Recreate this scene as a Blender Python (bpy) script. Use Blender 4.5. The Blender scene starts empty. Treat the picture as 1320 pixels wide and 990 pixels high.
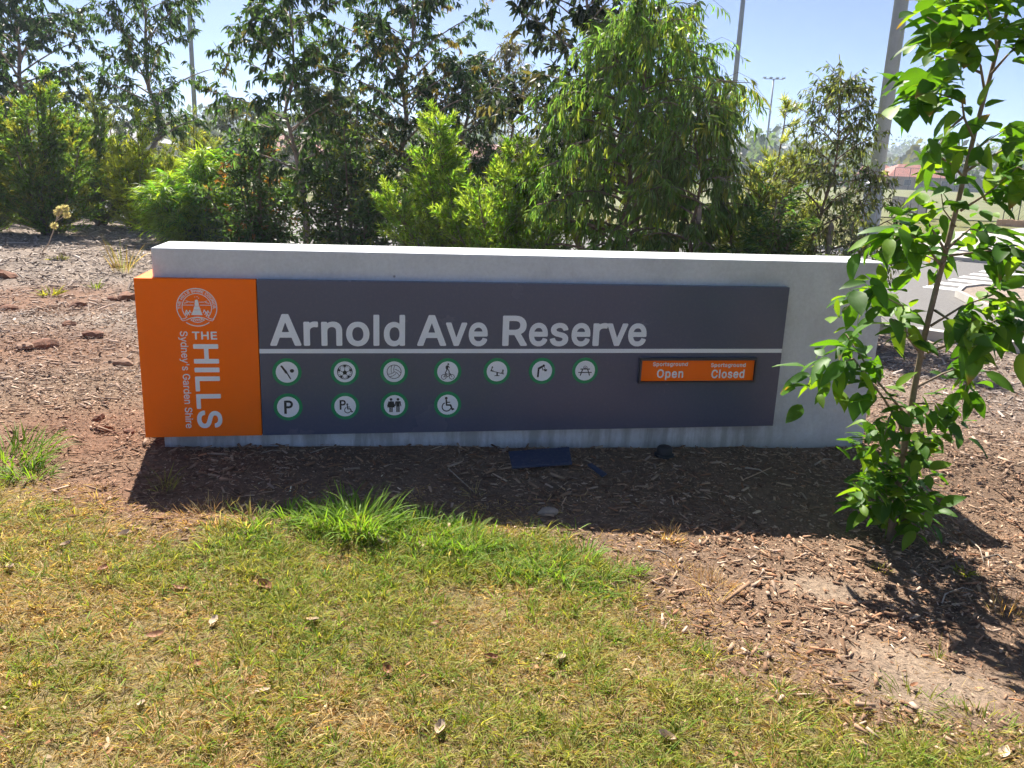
import bpy, bmesh, math, json
import numpy as np
from mathutils import Vector, Matrix

scene = bpy.context.scene
COL = scene.collection

# ------------------------------------------------------------------ camera
FPX, PITCH, ROLL, EYE = 1050.0, 0.2501, 0.0387, 1.6      # focal length in photo pixels (1320 wide)
cam_data = bpy.data.cameras.new('camera')
cam = bpy.data.objects.new('camera', cam_data); COL.objects.link(cam)
cam_data.sensor_fit = 'HORIZONTAL'; cam_data.sensor_width = 36.0
cam_data.lens = 36.0 * FPX / 1320.0
cam_data.clip_start = 0.05; cam_data.clip_end = 6000.0
cam.matrix_world = Matrix.Translation((0, 0, EYE)) @ Matrix.Rotation(math.pi/2 - PITCH, 4, 'X') @ Matrix.Rotation(ROLL, 4, 'Z')
scene.camera = cam

# ------------------------------------------------------------------ sky, sun, exposure
SUN_AZ = math.radians(-18.0)      # towards the sun, measured from +Y to +X (sun stands behind the sign, a little left)
SUN_EL = math.radians(49.0)
world = bpy.data.worlds.new('World'); scene.world = world; world.use_nodes = True
wn = world.node_tree.nodes; wl = world.node_tree.links
bg = wn['Background']
sky_tex = wn.new('ShaderNodeTexSky'); sky_tex.sky_type = 'NISHITA'; sky_tex.sun_disc = False
sky_tex.sun_elevation = SUN_EL; sky_tex.sun_rotation = SUN_AZ
sky_tex.altitude = 50; sky_tex.air_density = 0.35; sky_tex.dust_density = 0.34; sky_tex.ozone_density = 2.0
wl.new(sky_tex.outputs[0], bg.inputs[0]); bg.inputs[1].default_value = 0.056
sun_data = bpy.data.lights.new('sun', 'SUN'); sun = bpy.data.objects.new('sun', sun_data); COL.objects.link(sun)
sun_data.energy = 3.7; sun_data.angle = math.radians(0.6); sun_data.color = (1.0, 0.93, 0.83)
to_sun = Vector((math.sin(SUN_AZ)*math.cos(SUN_EL), math.cos(SUN_AZ)*math.cos(SUN_EL), math.sin(SUN_EL)))
sun.rotation_euler = to_sun.to_track_quat('Z', 'Y').to_euler()
sun.location = (-3, 12, 14)
scene.view_settings.view_transform = 'Standard'; scene.view_settings.look = 'None'
scene.view_settings.exposure = 1.9; scene.view_settings.gamma = 1.0
scene.render.engine = 'CYCLES'
scene.cycles.max_bounces = 5; scene.cycles.diffuse_bounces = 3; scene.cycles.glossy_bounces = 2
scene.cycles.transmission_bounces = 2; scene.cycles.volume_bounces = 0; scene.cycles.transparent_max_bounces = 8
scene.cycles.use_denoising = True; scene.cycles.use_adaptive_sampling = True; scene.cycles.adaptive_threshold = 0.03

# ------------------------------------------------------------------ helpers
def ray(px, py):
    """view direction through a photo pixel (1320 x 990)"""
    x, y = px - 660.0, py - 495.0
    cr, sr = math.cos(ROLL), math.sin(ROLL)
    x, y = cr*x + sr*y, -sr*x + cr*y
    c, s = math.cos(PITCH), math.sin(PITCH)
    r, u = x/FPX, -y/FPX
    return np.array([r, c + u*s, -s + u*c])
def at(px, py, Y):
    d = ray(px, py); return np.array([0, 0, EYE]) + d*(Y/d[1])
def smooth(a, b, x):
    t = np.clip((np.asarray(x, float) - a)/(b - a), 0, 1); return t*t*(3 - 2*t)
def hash2(i, j, seed):
    v = np.sin(i*127.1 + j*311.7 + seed*74.7)*43758.5453
    return v - np.floor(v)
def vnoise(x, y, seed=0):
    x = np.asarray(x, float); y = np.asarray(y, float)
    i, j = np.floor(x), np.floor(y); u, v = x - i, y - j
    u, v = u*u*(3 - 2*u), v*v*(3 - 2*v)
    return (hash2(i, j, seed)*(1-u) + hash2(i+1, j, seed)*u)*(1-v) + (hash2(i, j+1, seed)*(1-u) + hash2(i+1, j+1, seed)*u)*v
def fbm(x, y, seed=0, o=3):
    s, a, t = 0.0, 1.0, 0.0
    for k in range(o):
        s = s + a*vnoise(np.asarray(x)*2**k, np.asarray(y)*2**k, seed + 17*k); t += a; a *= 0.5
    return s/t

# the sign's frame: origin at the left front foot of the wall, s along it, t into it
SX, SY, SPSI, SL = -1.8766, 4.1945, 0.1872, 4.2067
SU = np.array([math.cos(SPSI), math.sin(SPSI)]); SN = np.array([-math.sin(SPSI), math.cos(SPSI)])
def to_st(x, y):
    dx, dy = np.asarray(x) - SX, np.asarray(y) - SY
    return dx*SU[0] + dy*SU[1], dx*SN[0] + dy*SN[1]
# the road's frame: q across (away from the camera), e along
RM = np.array([0.6446, 0.7647]); RE = np.array([0.7647, -0.6446])
def road_q(x, y): return np.asarray(x)*RM[0] + (np.asarray(y) - 13.04)*RM[1]
def road_xy(e, q): return np.array([0, 13.04]) + RE*e + RM*q

def far_rise(x, y):
    d = np.hypot(np.asarray(x, float), np.asarray(y, float))
    return 1.75*smooth(55, 175, d)
def height(x, y):
    x = np.asarray(x, float); y = np.asarray(y, float)
    s, t = to_st(x, y)
    zw = np.clip(0.10*(1 - s/4.2), -0.06, 0.14)
    zf = np.clip(-0.062*(x - 0.05), -0.26, 0.22)
    w = smooth(-1.0, 0.0, t)
    z = zf*(1 - w) + zw*w
    z = z*(1 - smooth(2.5, 8.0, t))
    bank = smooth(-2.2, -4.5, x)*smooth(2.5, 4.5, y)*(1 - smooth(10, 16, y))
    z = z + bank*(0.10*fbm(x*0.9, y*0.9, 3) - 0.02)
    near = 1 - smooth(9, 14, np.hypot(x, y))
    z = z + near*(0.035*(fbm(x*1.7, y*1.7, 5) - 0.5) + 0.014*(fbm(x*7, y*7, 9, 2) - 0.5))
    q = road_q(x, y)
    z = z*(1 - smooth(-1.5, -0.3, q))
    return z + far_rise(x, y)
def gnd(px, py, it=4):
    z = 0.0
    for k in range(it):
        d = ray(px, py); t = (z - EYE)/d[2]; p = np.array([0, 0, EYE]) + d*t; z = float(height(p[0], p[1]))
    return np.array([p[0], p[1], z])

def tag(o, label=None, cat=None, group=None, kind=None):
    if label: o['label'] = label
    if cat: o['category'] = cat
    if group: o['group'] = group
    if kind: o['kind'] = kind
    return o
def empty(name, loc=(0, 0, 0), rz=0.0):
    o = bpy.data.objects.new(name, None); COL.objects.link(o)
    o.location = loc; o.rotation_euler = (0, 0, rz); o.empty_display_size = 0.2
    return o
def link(name, me, mat=None, parent=None, loc=None):
    o = bpy.data.objects.new(name, me); COL.objects.link(o)
    if mat is not None and len(me.materials) == 0: me.materials.append(mat)
    if parent is not None: o.parent = parent
    if loc is not None: o.location = loc
    return o
def mesh_np(name, V, counts, idx, cols=None, smooth_sh=False):
    """mesh from arrays: V (n,3), polygon sizes, flat vertex indices, optional per-vertex colour"""
    me = bpy.data.meshes.new(name)
    V = np.ascontiguousarray(V, np.float32)
    me.vertices.add(len(V)); me.vertices.foreach_set('co', V.ravel())
    idx = np.ascontiguousarray(idx, np.int32); counts = np.ascontiguousarray(counts, np.int32)
    me.loops.add(len(idx)); me.loops.foreach_set('vertex_index', idx)
    me.polygons.add(len(counts))
    st = np.zeros(len(counts), np.int32); st[1:] = np.cumsum(counts)[:-1]
    me.polygons.foreach_set('loop_start', st); me.polygons.foreach_set('loop_total', counts)
    if smooth_sh: me.polygons.foreach_set('use_smooth', np.ones(len(counts), bool))
    if cols is not None:
        a = me.color_attributes.new('tint', 'FLOAT_COLOR', 'POINT')
        c = np.ones((len(V), 4), np.float32); c[:, :3] = cols
        a.data.foreach_set('color', c.ravel())
    me.update(calc_edges=True); me.validate()
    return me
class MB:
    """collects boxes, tubes, polygons; build() links them as one mesh object"""
    def __init__(s): s.v = []; s.f = []
    def add(s, vs, fs):
        b = len(s.v); s.v += [tuple(map(float, q)) for q in vs]; s.f += [tuple(i + b for i in q) for q in fs]
    def box(s, x0, x1, y0, y1, z0, z1):
        s.add([(x0,y0,z0),(x1,y0,z0),(x1,y1,z0),(x0,y1,z0),(x0,y0,z1),(x1,y0,z1),(x1,y1,z1),(x0,y1,z1)],
              [(0,3,2,1),(4,5,6,7),(0,1,5,4),(1,2,6,5),(2,3,7,6),(3,0,4,7)])
    def tube(s, pts, rad, n=6, cap=True):
        pts = [np.array(p, float) for p in pts]; N = len(pts)
        rad = [rad]*N if np.isscalar(rad) else list(rad)
        rings = []; ref = None
        for i in range(N):
            d = pts[min(i+1, N-1)] - pts[max(i-1, 0)]; d = d/(np.linalg.norm(d) + 1e-9)
            if ref is None:
                ref = np.array([1., 0, 0]) if abs(d[0]) < 0.8 else np.array([0, 1., 0])
            a = ref - d*(ref @ d); a /= np.linalg.norm(a) + 1e-9; ref = a; b = np.cross(d, a)
            rings.append([pts[i] + rad[i]*(math.cos(2*math.pi*k/n)*a + math.sin(2*math.pi*k/n)*b) for k in range(n)])
        vs = [v for r in rings for v in r]; fs = []
        for i in range(N-1):
            for k in range(n):
                k2 = (k+1) % n; fs.append((i*n+k, i*n+k2, (i+1)*n+k2, (i+1)*n+k))
        if cap: fs += [tuple(range(n))[::-1], tuple((N-1)*n + k for k in range(n))]
        s.add(vs, fs)
    def prism(s, poly, z0, z1, bottom=True):
        """extrude a ground polygon (list of xy, ccw) from z0 to z1"""
        n = len(poly)
        vs = [(p[0], p[1], z0) for p in poly] + [(p[0], p[1], z1) for p in poly]
        fs = [tuple(n + i for i in range(n))] + ([tuple(range(n))[::-1]] if bottom else [])
        fs += [(i, (i+1) % n, n + (i+1) % n, n + i) for i in range(n)]
        s.add(vs, fs)
    def mesh(s, name, smooth_sh=False):
        me = bpy.data.meshes.new(name); me.from_pydata(s.v, [], s.f); me.update()
        if smooth_sh: me.polygons.foreach_set('use_smooth', np.ones(len(me.polygons), bool))
        return me
    def build(s, name, mat, parent=None, smooth_sh=False, bevel=0.0, loc=None):
        me = s.mesh(name, smooth_sh)
        if bevel:
            bm = bmesh.new(); bm.from_mesh(me)
            bmesh.ops.bevel(bm, geom=list(bm.edges), offset=bevel, segments=2, profile=0.6, affect='EDGES')
            bm.to_mesh(me); bm.free()
        return link(name, me, mat, parent, loc)

# ------------------------------------------------------------------ materials
def new_mat(name):
    m = bpy.data.materials.new(name); m.use_nodes = True
    nt = m.node_tree; return m, nt.nodes, nt.links, nt.nodes['Principled BSDF']
def ramp(N, stops):
    r = N.new('ShaderNodeValToRGB'); e = r.color_ramp.elements
    while len(e) > 1: e.remove(e[-1])
    for i, (p, c) in enumerate(stops):
        q = e[0] if i == 0 else e.new(p)
        q.position = p; q.color = (*c, 1) if len(c) == 3 else c
    return r
def noise(N, L, scale, detail=4, rough=0.55, vec=None, dist=0.0):
    t = N.new('ShaderNodeTexNoise'); t.inputs['Scale'].default_value = scale
    t.inputs['Detail'].default_value = detail; t.inputs['Roughness'].default_value = rough; t.inputs['Distortion'].default_value = dist
    if vec is not None: L.new(vec, t.inputs['Vector'])
    return t
def mix(N, L, fac, a, b, mode='MIX'):
    m = N.new('ShaderNodeMix'); m.data_type = 'RGBA'; m.blend_type = mode
    for sock, val in ((m.inputs['Factor'], fac), (m.inputs[6], a), (m.inputs[7], b)):
        if hasattr(val, 'is_output'): L.new(val, sock)
        elif isinstance(val, (int, float)): sock.default_value = val
        else: sock.default_value = (*val, 1)
    return m.outputs[2]
def bump(N, L, B, src, strength, dist):
    b = N.new('ShaderNodeBump'); b.inputs['Strength'].default_value = strength; b.inputs['Distance'].default_value = dist
    L.new(src, b.inputs['Height']); L.new(b.outputs[0], B.inputs['Normal']); return b
def plain(name, col, rough=0.6, var=0.12, scale=20.0, metal=0.0, bmp=0.0, coords='Object', spec=0.5):
    m, N, L, B = new_mat(name)
    tc = N.new('ShaderNodeTexCoord')
    n = noise(N, L, scale, 5, 0.6, tc.outputs[coords])
    lo = tuple(c*(1-var) for c in col); hi = tuple(min(1, c*(1+var)) for c in col)
    r = ramp(N, [(0.3, lo), (0.7, hi)]); L.new(n.outputs['Fac'], r.inputs[0]); L.new(r.outputs[0], B.inputs['Base Color'])
    B.inputs['Roughness'].default_value = rough; B.inputs['Metallic'].default_value = metal
    B.inputs['Specular IOR Level'].default_value = spec
    if bmp: bump(N, L, B, n.outputs['Fac'], 0.5, bmp)
    return m
def leaf_mat(name, trans=0.45, rough=0.45, gain=1.35, spec=0.4):
    """tint attribute as leaf colour; light also comes through the blade"""
    m, N, L, B = new_mat(name)
    a = N.new('ShaderNodeAttribute'); a.attribute_name = 'tint'
    L.new(a.outputs['Color'], B.inputs['Base Color']); B.inputs['Roughness'].default_value = rough
    B.inputs['Specular IOR Level'].default_value = spec
    t = N.new('ShaderNodeBsdfTranslucent')
    g = mix(N, L, 1.0, a.outputs['Color'], (gain*1.05, gain, gain*0.45), 'MULTIPLY'); L.new(g, t.inputs[0])
    ms = N.new('ShaderNodeMixShader'); ms.inputs[0].default_value = trans
    L.new(B.outputs[0], ms.inputs[1]); L.new(t.outputs[0], ms.inputs[2])
    L.new(ms.outputs[0], N['Material Output'].inputs['Surface'])
    return m
def tint_mat(name, rough=0.85, spec=0.2, grain=None):
    m, N, L, B = new_mat(name)
    a = N.new('ShaderNodeAttribute'); a.attribute_name = 'tint'
    c = a.outputs['Color']
    if grain:
        tc = N.new('ShaderNodeTexCoord'); n = noise(N, L, grain, 4, 0.6, tc.outputs['Object'])
        r = ramp(N, [(0.25, (0.7, 0.7, 0.7)), (0.75, (1.2, 1.2, 1.2))]); L.new(n.outputs['Fac'], r.inputs[0])
        c = mix(N, L, 1.0, c, r.outputs[0], 'MULTIPLY')
    L.new(c, B.inputs['Base Color'])
    B.inputs['Roughness'].default_value = rough; B.inputs['Specular IOR Level'].default_value = spec
    return m

# concrete of the sign wall: cloudy grey, blowholes, drip marks below the panels
def concrete_wall_mat():
    m, N, L, B = new_mat('concrete')
    tc = N.new('ShaderNodeTexCoord'); v = tc.outputs['Object']
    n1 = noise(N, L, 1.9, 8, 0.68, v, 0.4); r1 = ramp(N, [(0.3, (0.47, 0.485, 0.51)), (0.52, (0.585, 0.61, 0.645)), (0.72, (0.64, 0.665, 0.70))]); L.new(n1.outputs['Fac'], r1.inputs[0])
    n2 = noise(N, L, 45, 4, 0.7, v); r2 = ramp(N, [(0.3, (0.9, 0.9, 0.9)), (0.7, (1.06, 1.06, 1.06))]); L.new(n2.outputs['Fac'], r2.inputs[0])
    c = mix(N, L, 1.0, r1.outputs[0], r2.outputs[0], 'MULTIPLY')
    vo = N.new('ShaderNodeTexVoronoi'); vo.inputs['Scale'].default_value = 9; L.new(v, vo.inputs['Vector'])
    nm = noise(N, L, 3.5, 2, 0.5, v); rv = ramp(N, [(0.045, (1, 1, 1)), (0.085, (0, 0, 0))]); L.new(vo.outputs['Distance'], rv.inputs[0])
    rm = ramp(N, [(0.52, (0, 0, 0)), (0.62, (1, 1, 1))]); L.new(nm.outputs['Fac'], rm.inputs[0])
    hole = mix(N, L, 1.0, rv.outputs[0], rm.outputs[0], 'MULTIPLY')
    c = mix(N, L, hole, c, (0.20, 0.195, 0.19))
    # drips: streaks stretched down the wall, only below the panel's lower edge
    mp = N.new('ShaderNodeMapping'); mp.inputs['Scale'].default_value = (11, 1, 1.6); L.new(v, mp.inputs['Vector'])
    n3 = noise(N, L, 1.0, 4, 0.65, mp.outputs[0]); r3 = ramp(N, [(0.42, (0, 0, 0)), (0.58, (1, 1, 1))]); L.new(n3.outputs['Fac'], r3.inputs[0])
    sx = N.new('ShaderNodeSeparateXYZ'); L.new(v, sx.inputs[0])
    def rng(sock, a, b):
        k = N.new('ShaderNodeMapRange'); k.inputs[1].default_value = a; k.inputs[2].default_value = b; L.new(sock, k.inputs[0]); return k.outputs[0]
    def mul(a, b):
        k = N.new('ShaderNodeMath'); k.operation = 'MULTIPLY'; L.new(a, k.inputs[0]); L.new(b, k.inputs[1]); return k.outputs[0]
    zone = mul(mul(rng(sx.outputs[2], 0.26, 0.19), rng(sx.outputs[0], 3.75, 3.4)), r3.outputs[0])
    k = N.new('ShaderNodeMath'); k.operation = 'MULTIPLY'; k.inputs[1].default_value = 0.5; L.new(zone, k.inputs[0])
    c = mix(N, L, k.outputs[0], c, (0.155, 0.145, 0.125))
    low = mul(rng(sx.outputs[2], 0.10, -0.02), n1.outputs['Fac']); c = mix(N, L, low, c, (0.16, 0.13, 0.10))
    L.new(c, B.inputs['Base Color']); B.inputs['Roughness'].default_value = 0.8
    bump(N, L, B, n2.outputs['Fac'], 0.25, 0.004)
    return m
def paint(name, col, rough, dust=0.05, coat=0.0, spec=0.35):
    m, N, L, B = new_mat(name)
    tc = N.new('ShaderNodeTexCoord'); v = tc.outputs['Object']
    n = noise(N, L, 2.2, 5, 0.6, v); r = ramp(N, [(0.3, tuple(c*0.94 for c in col)), (0.75, tuple(c*1.06 for c in col))]); L.new(n.outputs['Fac'], r.inputs[0])
    n2 = noise(N, L, 60, 3, 0.7, v); r2 = ramp(N, [(0.5, (0, 0, 0)), (0.85, (dust*3, dust*3, dust*3))]); L.new(n2.outputs['Fac'], r2.inputs[0])
    c = mix(N, L, r2.outputs[0], r.outputs[0], (0.42, 0.38, 0.33)); L.new(c, B.inputs['Base Color'])
    rr = ramp(N, [(0.3, (rough*0.85,)*3), (0.7, (rough*1.2,)*3)]); L.new(n.outputs['Fac'], rr.inputs[0]); L.new(rr.outputs[0], B.inputs['Roughness'])
    B.inputs['Specular IOR Level'].default_value = spec; B.inputs['Coat Weight'].default_value = coat; B.inputs['Coat Roughness'].default_value = 0.15
    return m

M = {}
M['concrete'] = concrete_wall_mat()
M['orange'] = paint('orange_enamel', (1.0, 0.172, 0.003), 0.55, 0.005, spec=0.15)
M['charcoal'] = paint('charcoal_enamel', (0.084, 0.094, 0.150), 0.24, 0.03)
M['letter'] = paint('pale_grey_vinyl', (0.78, 0.81, 0.86), 0.5, 0.02)
M['white'] = paint('white_vinyl', (0.82, 0.84, 0.88), 0.5, 0.02)
M['green'] = paint('green_vinyl', (0.012, 0.26, 0.10), 0.45, 0.02)
M['black'] = plain('black_vinyl', (0.012, 0.012, 0.014), 0.5, 0.05)
M['frame'] = plain('dark_frame', (0.035, 0.037, 0.05), 0.4, 0.1)
M['leaf'] = leaf_mat('foliage', 0.56, gain=1.75)
M['grass'] = leaf_mat('grass_blades', 0.45, 0.6, 1.4, 0.25)
M['chip'] = tint_mat('bark_chips', 0.85, 0.2)
M['bark'] = plain('bark', (0.16, 0.115, 0.08), 0.85, 0.35, 14, bmp=0.01)
M['gumbark'] = plain('pale_gum_bark', (0.26, 0.20, 0.16), 0.8, 0.35, 9, bmp=0.008)
M['stem'] = plain('young_bark', (0.21, 0.155, 0.105), 0.75, 0.28, 40, bmp=0.003)
M['stake'] = plain('weathered_timber', (0.20, 0.17, 0.14), 0.85, 0.25, 12)
M['asphalt'] = plain('asphalt', (0.135, 0.13, 0.128), 0.88, 0.2, 30, bmp=0.004)
M['kerb'] = plain('kerb_concrete', (0.46, 0.44, 0.41), 0.8, 0.12, 3)
M['path'] = plain('path_concrete', (0.36, 0.34, 0.315), 0.8, 0.08, 1.0)
M['line'] = plain('road_paint', (0.72, 0.72, 0.70), 0.6, 0.12, 8)
M['field'] = plain('field_turf', (0.125, 0.135, 0.045), 0.9, 0.18, 0.12)
M['galv'] = plain('galvanised_steel', (0.26, 0.285, 0.33), 0.5, 0.08, 3, 0.25)
M['mesh'] = plain('black_mesh', (0.03, 0.03, 0.034), 0.7, 0.2, 3)
M['brick'] = plain('house_brick', (0.40, 0.28, 0.21), 0.85, 0.15, 1.5)
M['render'] = plain('house_render', (0.55, 0.50, 0.43), 0.85, 0.08, 1.5)
M['tile'] = plain('red_roof_tile', (0.34, 0.12, 0.085), 0.8, 0.18, 1.2)
M['greytile'] = plain('grey_roof_tile', (0.20, 0.21, 0.23), 0.7, 0.12, 1.2)
M['glass'] = plain('window_glass', (0.03, 0.035, 0.045), 0.15, 0.1, 1.0)
M['stone'] = plain('field_stone', (0.34, 0.27, 0.21), 0.85, 0.3, 25, bmp=0.006)
M['clod'] = plain('red_clay_clod', (0.20, 0.095, 0.06), 0.95, 0.35, 18, bmp=0.02)
M['deadleaf'] = plain('dead_leaf', (0.30, 0.13, 0.055), 0.7, 0.4, 22)
M['paleleaf'] = plain('bleached_leaf', (0.55, 0.42, 0.30), 0.7, 0.3, 22)
M['twig'] = plain('dry_twig', (0.42, 0.34, 0.26), 0.8, 0.3, 30)
M['navy'] = paint('navy_plate', (0.030, 0.042, 0.088), 0.4, 0.08)
M['blackplastic'] = plain('black_plastic', (0.014, 0.016, 0.02), 0.6, 0.2, 20)

# ------------------------------------------------------------------ ground
def in_poly(poly, x, y):
    c = np.zeros(np.shape(x), bool); n = len(poly)
    for i in range(n):
        x1, y1 = poly[i]; x2, y2 = poly[(i+1) % n]
        k = ((y1 > y) != (y2 > y)) & (x < (x2-x1)*(y-y1)/(y2-y1 + 1e-12) + x1); c ^= k
    return c
def sdist(poly, x, y):
    """signed distance, positive inside"""
    d = np.full(np.shape(x), 1e9); n = len(poly)
    for i in range(n):
        x1, y1 = poly[i]; x2, y2 = poly[(i+1) % n]
        vx, vy = x2-x1, y2-y1; t = np.clip(((x-x1)*vx + (y-y1)*vy)/(vx*vx + vy*vy + 1e-12), 0, 1)
        d = np.minimum(d, np.hypot(x - x1 - t*vx, y - y1 - t*vy))
    return np.where(in_poly(poly, x, y), d, -d)
lawn_edge = [(-60,585),(0,612),(60,640),(130,668),(230,682),(330,676),(400,660),(470,652),(600,664),(700,690),(790,716),(832,745),(860,800),(950,852),(1060,880),(1130,905),(1210,930),(1340,955)]
LAWN = [tuple(gnd(*p)[:2]) for p in lawn_edge] + [(2.6, 1.2), (3.0, -1.5), (-4.5, -1.5), (-5.5, 3.4)]
GREEN_SPOTS = [(gnd(*p)[:2], r) for p, r in (((445,668), .34), ((560,700), .40), ((700,735), .38), ((10,598), .30), ((330,690), .2), ((790,752), .22))]
SAND = [(gnd(1062,757)[:2], 0.24, 0.13), (gnd(1205,885)[:2], 0.36, 0.22), (gnd(1150,845)[:2], 0.20, 0.13)]
SOIL = [(gnd(25,385)[:2], 1.7), (gnd(70,450)[:2], 1.0), (gnd(120,560)[:2], 0.7), (gnd(150,640)[:2], .55)]
def lawn_w(x, y):
    d = sdist(LAWN, x, y) + 0.42*(fbm(x*3.6, y*3.6, 21) - 0.55) + 0.10*(vnoise(x*17, y*17, 23) - 0.5)
    return smooth(-0.06, 0.24, d)
def green_w(x, y):
    g = 0.0
    for (c, r) in GREEN_SPOTS: g = np.maximum(g, 1 - smooth(0.25*r, 1.25*r, np.hypot(x - c[0], y - c[1])))
    return g*np.clip(.25 + 1.5*(fbm(x*6, y*6, 29) - .12), 0, 1)
def sand_w(x, y):
    g = 0.0
    for (c, a, b) in SAND:
        d = np.hypot((x - c[0])/a, (y - c[1])/b) + 0.8*(fbm(x*7, y*7, 31) - 0.5)
        g = np.maximum(g, 1 - smooth(0.45, 1.15, d))
    return g
def soil_w(x, y):
    g = 0.0
    for (c, r) in SOIL: g = np.maximum(g, 1 - smooth(0.3*r, 1.3*r, np.hypot(x - c[0], y - c[1]) + 0.7*r*(fbm(x*2, y*2, 37) - .5)))
    return g
def mixc(a, b, w): w = np.asarray(w)[..., None]; return a*(1-w) + b*w

n = 250
u = np.linspace(-1, 1, n); K = 9.6; g1 = 2600*np.sinh(K*u)/np.sinh(K)
GX, GY = np.meshgrid(g1, g1 + 3.2); GZ = height(GX, GY)
V = np.stack([GX.ravel(), GY.ravel(), GZ.ravel()], 1)
ii = (np.arange(n-1)[:, None]*n + np.arange(n-1)[None, :]).ravel()
idx = np.stack([ii, ii+1, ii+n+1, ii+n], 1).ravel()
x, y = V[:, 0], V[:, 1]
c = np.tile(np.array([0.20, 0.137, 0.095]), (len(V), 1))
grey = smooth(4.6, 7.5, np.hypot(x, y - 1)); c = mixc(c, np.array([0.23, 0.195, 0.17]), grey*0.8)
c = mixc(c, np.array([0.19, 0.105, 0.068]), soil_w(x, y)*0.8)
c = mixc(c, np.array([0.215, 0.18, 0.09]), lawn_w(x, y))
c = mixc(c, np.array([0.28, 0.215, 0.16]), sand_w(x, y)*0.95)
c = mixc(c, np.array([0.15, 0.155, 0.06]), smooth(1, 3, road_q(x, y)))
me = mesh_np('ground', V, np.full(len(ii), 4), idx, c, True)
m, N, L, B = new_mat('earth')
a = N.new('ShaderNodeAttribute'); a.attribute_name = 'tint'
tc = N.new('ShaderNodeTexCoord'); v = tc.outputs['Object']
n1 = noise(N, L, 38, 6, 0.72, v, 0.6); r1 = ramp(N, [(0.28, (0.45, 0.45, 0.45)), (0.5, (0.95, 0.95, 0.95)), (0.75, (1.55, 1.5, 1.45))]); L.new(n1.outputs['Fac'], r1.inputs[0])
n2 = noise(N, L, 1.1, 5, 0.6, v); r2 = ramp(N, [(0.3, (0.8, 0.8, 0.82)), (0.7, (1.2, 1.18, 1.15))]); L.new(n2.outputs['Fac'], r2.inputs[0])
n3 = noise(N, L, 210, 5, 0.75, v, 1.2); r3 = ramp(N, [(0.3, (0.5, 0.5, 0.5)), (0.5, (1, 1, 1)), (0.72, (1.6, 1.55, 1.5))]); L.new(n3.outputs['Fac'], r3.inputs[0])
cc = mix(N, L, 1.0, a.outputs['Color'], r1.outputs[0], 'MULTIPLY'); cc = mix(N, L, 1.0, cc, r3.outputs[0], 'MULTIPLY'); cc = mix(N, L, 1.0, cc, r2.outputs[0], 'MULTIPLY')
L.new(cc, B.inputs['Base Color']); B.inputs['Roughness'].default_value = 0.95; B.inputs['Specular IOR Level'].default_value = 0.15
bump(N, L, B, n1.outputs['Fac'], 0.7, 0.02)
tag(link('ground', me, m), kind='structure')

# ------------------------------------------------------------------ road behind the garden bed, kerbs, island, crossing, path, field
def poly_sheet(mb, pts, z0, z1): mb.prism([tuple(p) for p in pts], z0, z1)
e0, e1 = -46.0, 34.0
mb = MB(); poly_sheet(mb, [road_xy(e0, 0), road_xy(e1, 0), road_xy(e1, 12), road_xy(e0, 12)], -0.05, 0.014)
road = tag(mb.build('road', M['asphalt']), kind='structure')
def kerb_run(name, q0, q1, label):
    r = empty(name, (0, 0, 0)); tag(r, kind='structure')
    k = int((e1 - e0)/4)
    for i in range(k):
        a, b = e0 + (e1-e0)*i/k + 0.006, e0 + (e1-e0)*(i+1)/k - 0.006
        w = MB(); poly_sheet(w, [road_xy(a, q0), road_xy(b, q0), road_xy(b, q1), road_xy(a, q1)], -0.05, 0.115)
        w.build('kerb_stone', M['kerb'], r, bevel=0.015)
    return r
kerb_run('near_kerb', -0.16, 0.0, ''); kerb_run('far_kerb', 12.0, 12.16, '')
def P(px, py): return tuple(gnd(px, py)[:2])
# planted island with rounded nose where the driveway splits
isl = [P(1230,384), P(1250,395), P(1306,421), P(1390,462), P(1420,400), P(1330,379), P(1262,374), P(1238,377)]
cx, cy = np.mean([p[0] for p in isl]), np.mean([p[1] for p in isl])
isl.sort(key=lambda p: math.atan2(p[1]-cy, p[0]-cx))
ins = [(cx + (p[0]-cx)*0.90, cy + (p[1]-cy)*0.90) for p in isl]
r = tag(empty('traffic_island', (0, 0, 0)), kind='structure')
w = MB(); nI = len(isl)
for k in range(nI):
    w.prism([isl[k], isl[(k+1) % nI], ins[(k+1) % nI], ins[k]], 0.02, 0.13)
w.build('island_kerb', M['kerb'], r)
w = MB(); w.prism(ins, 0.02, 0.10); w.build('island_mulch', plain('island_bark', (0.24, 0.19, 0.155), 0.95, 0.5, 22, bmp=0.02), r)
# crossing stripes painted on the road
for k in range(6):
    q = 5.2 + 0.85*k
    w = MB(); poly_sheet(w, [road_xy(4.7, q), road_xy(9.5, q), road_xy(9.5, q+0.42), road_xy(4.7, q+0.42)], 0.0145, 0.019)
    w.build('crossing_stripe', M['line'], road)
# concrete path and apron beyond the road
w = MB(); pp = [P(1150,318), P(1222,300), P(1330,294), P(1480,296), P(1480,352), P(1330,340), P(1235,338)]
w.prism(pp[::-1], -0.03, 0.03); tag(w.build('footpath', M['path']), kind='structure')
# playing field, a sheet that follows the rise of the ground
fx = np.linspace(-30, 190, 45); fy = np.linspace(50, 168, 40); FX, FY = np.meshgrid(fx, fy); FX = FX + (FY-50)*0.25
V = np.stack([FX.ravel(), FY.ravel(), (height(FX, FY) + 0.06).ravel()], 1)
ii = (np.arange(39)[:, None]*45 + np.arange(44)[None, :]).ravel()
tag(link('playing_field', mesh_np('playing_field', V, np.full(len(ii), 4), np.stack([ii, ii+1, ii+46, ii+45], 1).ravel(), None, True), M['field']), kind='structure')
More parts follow.
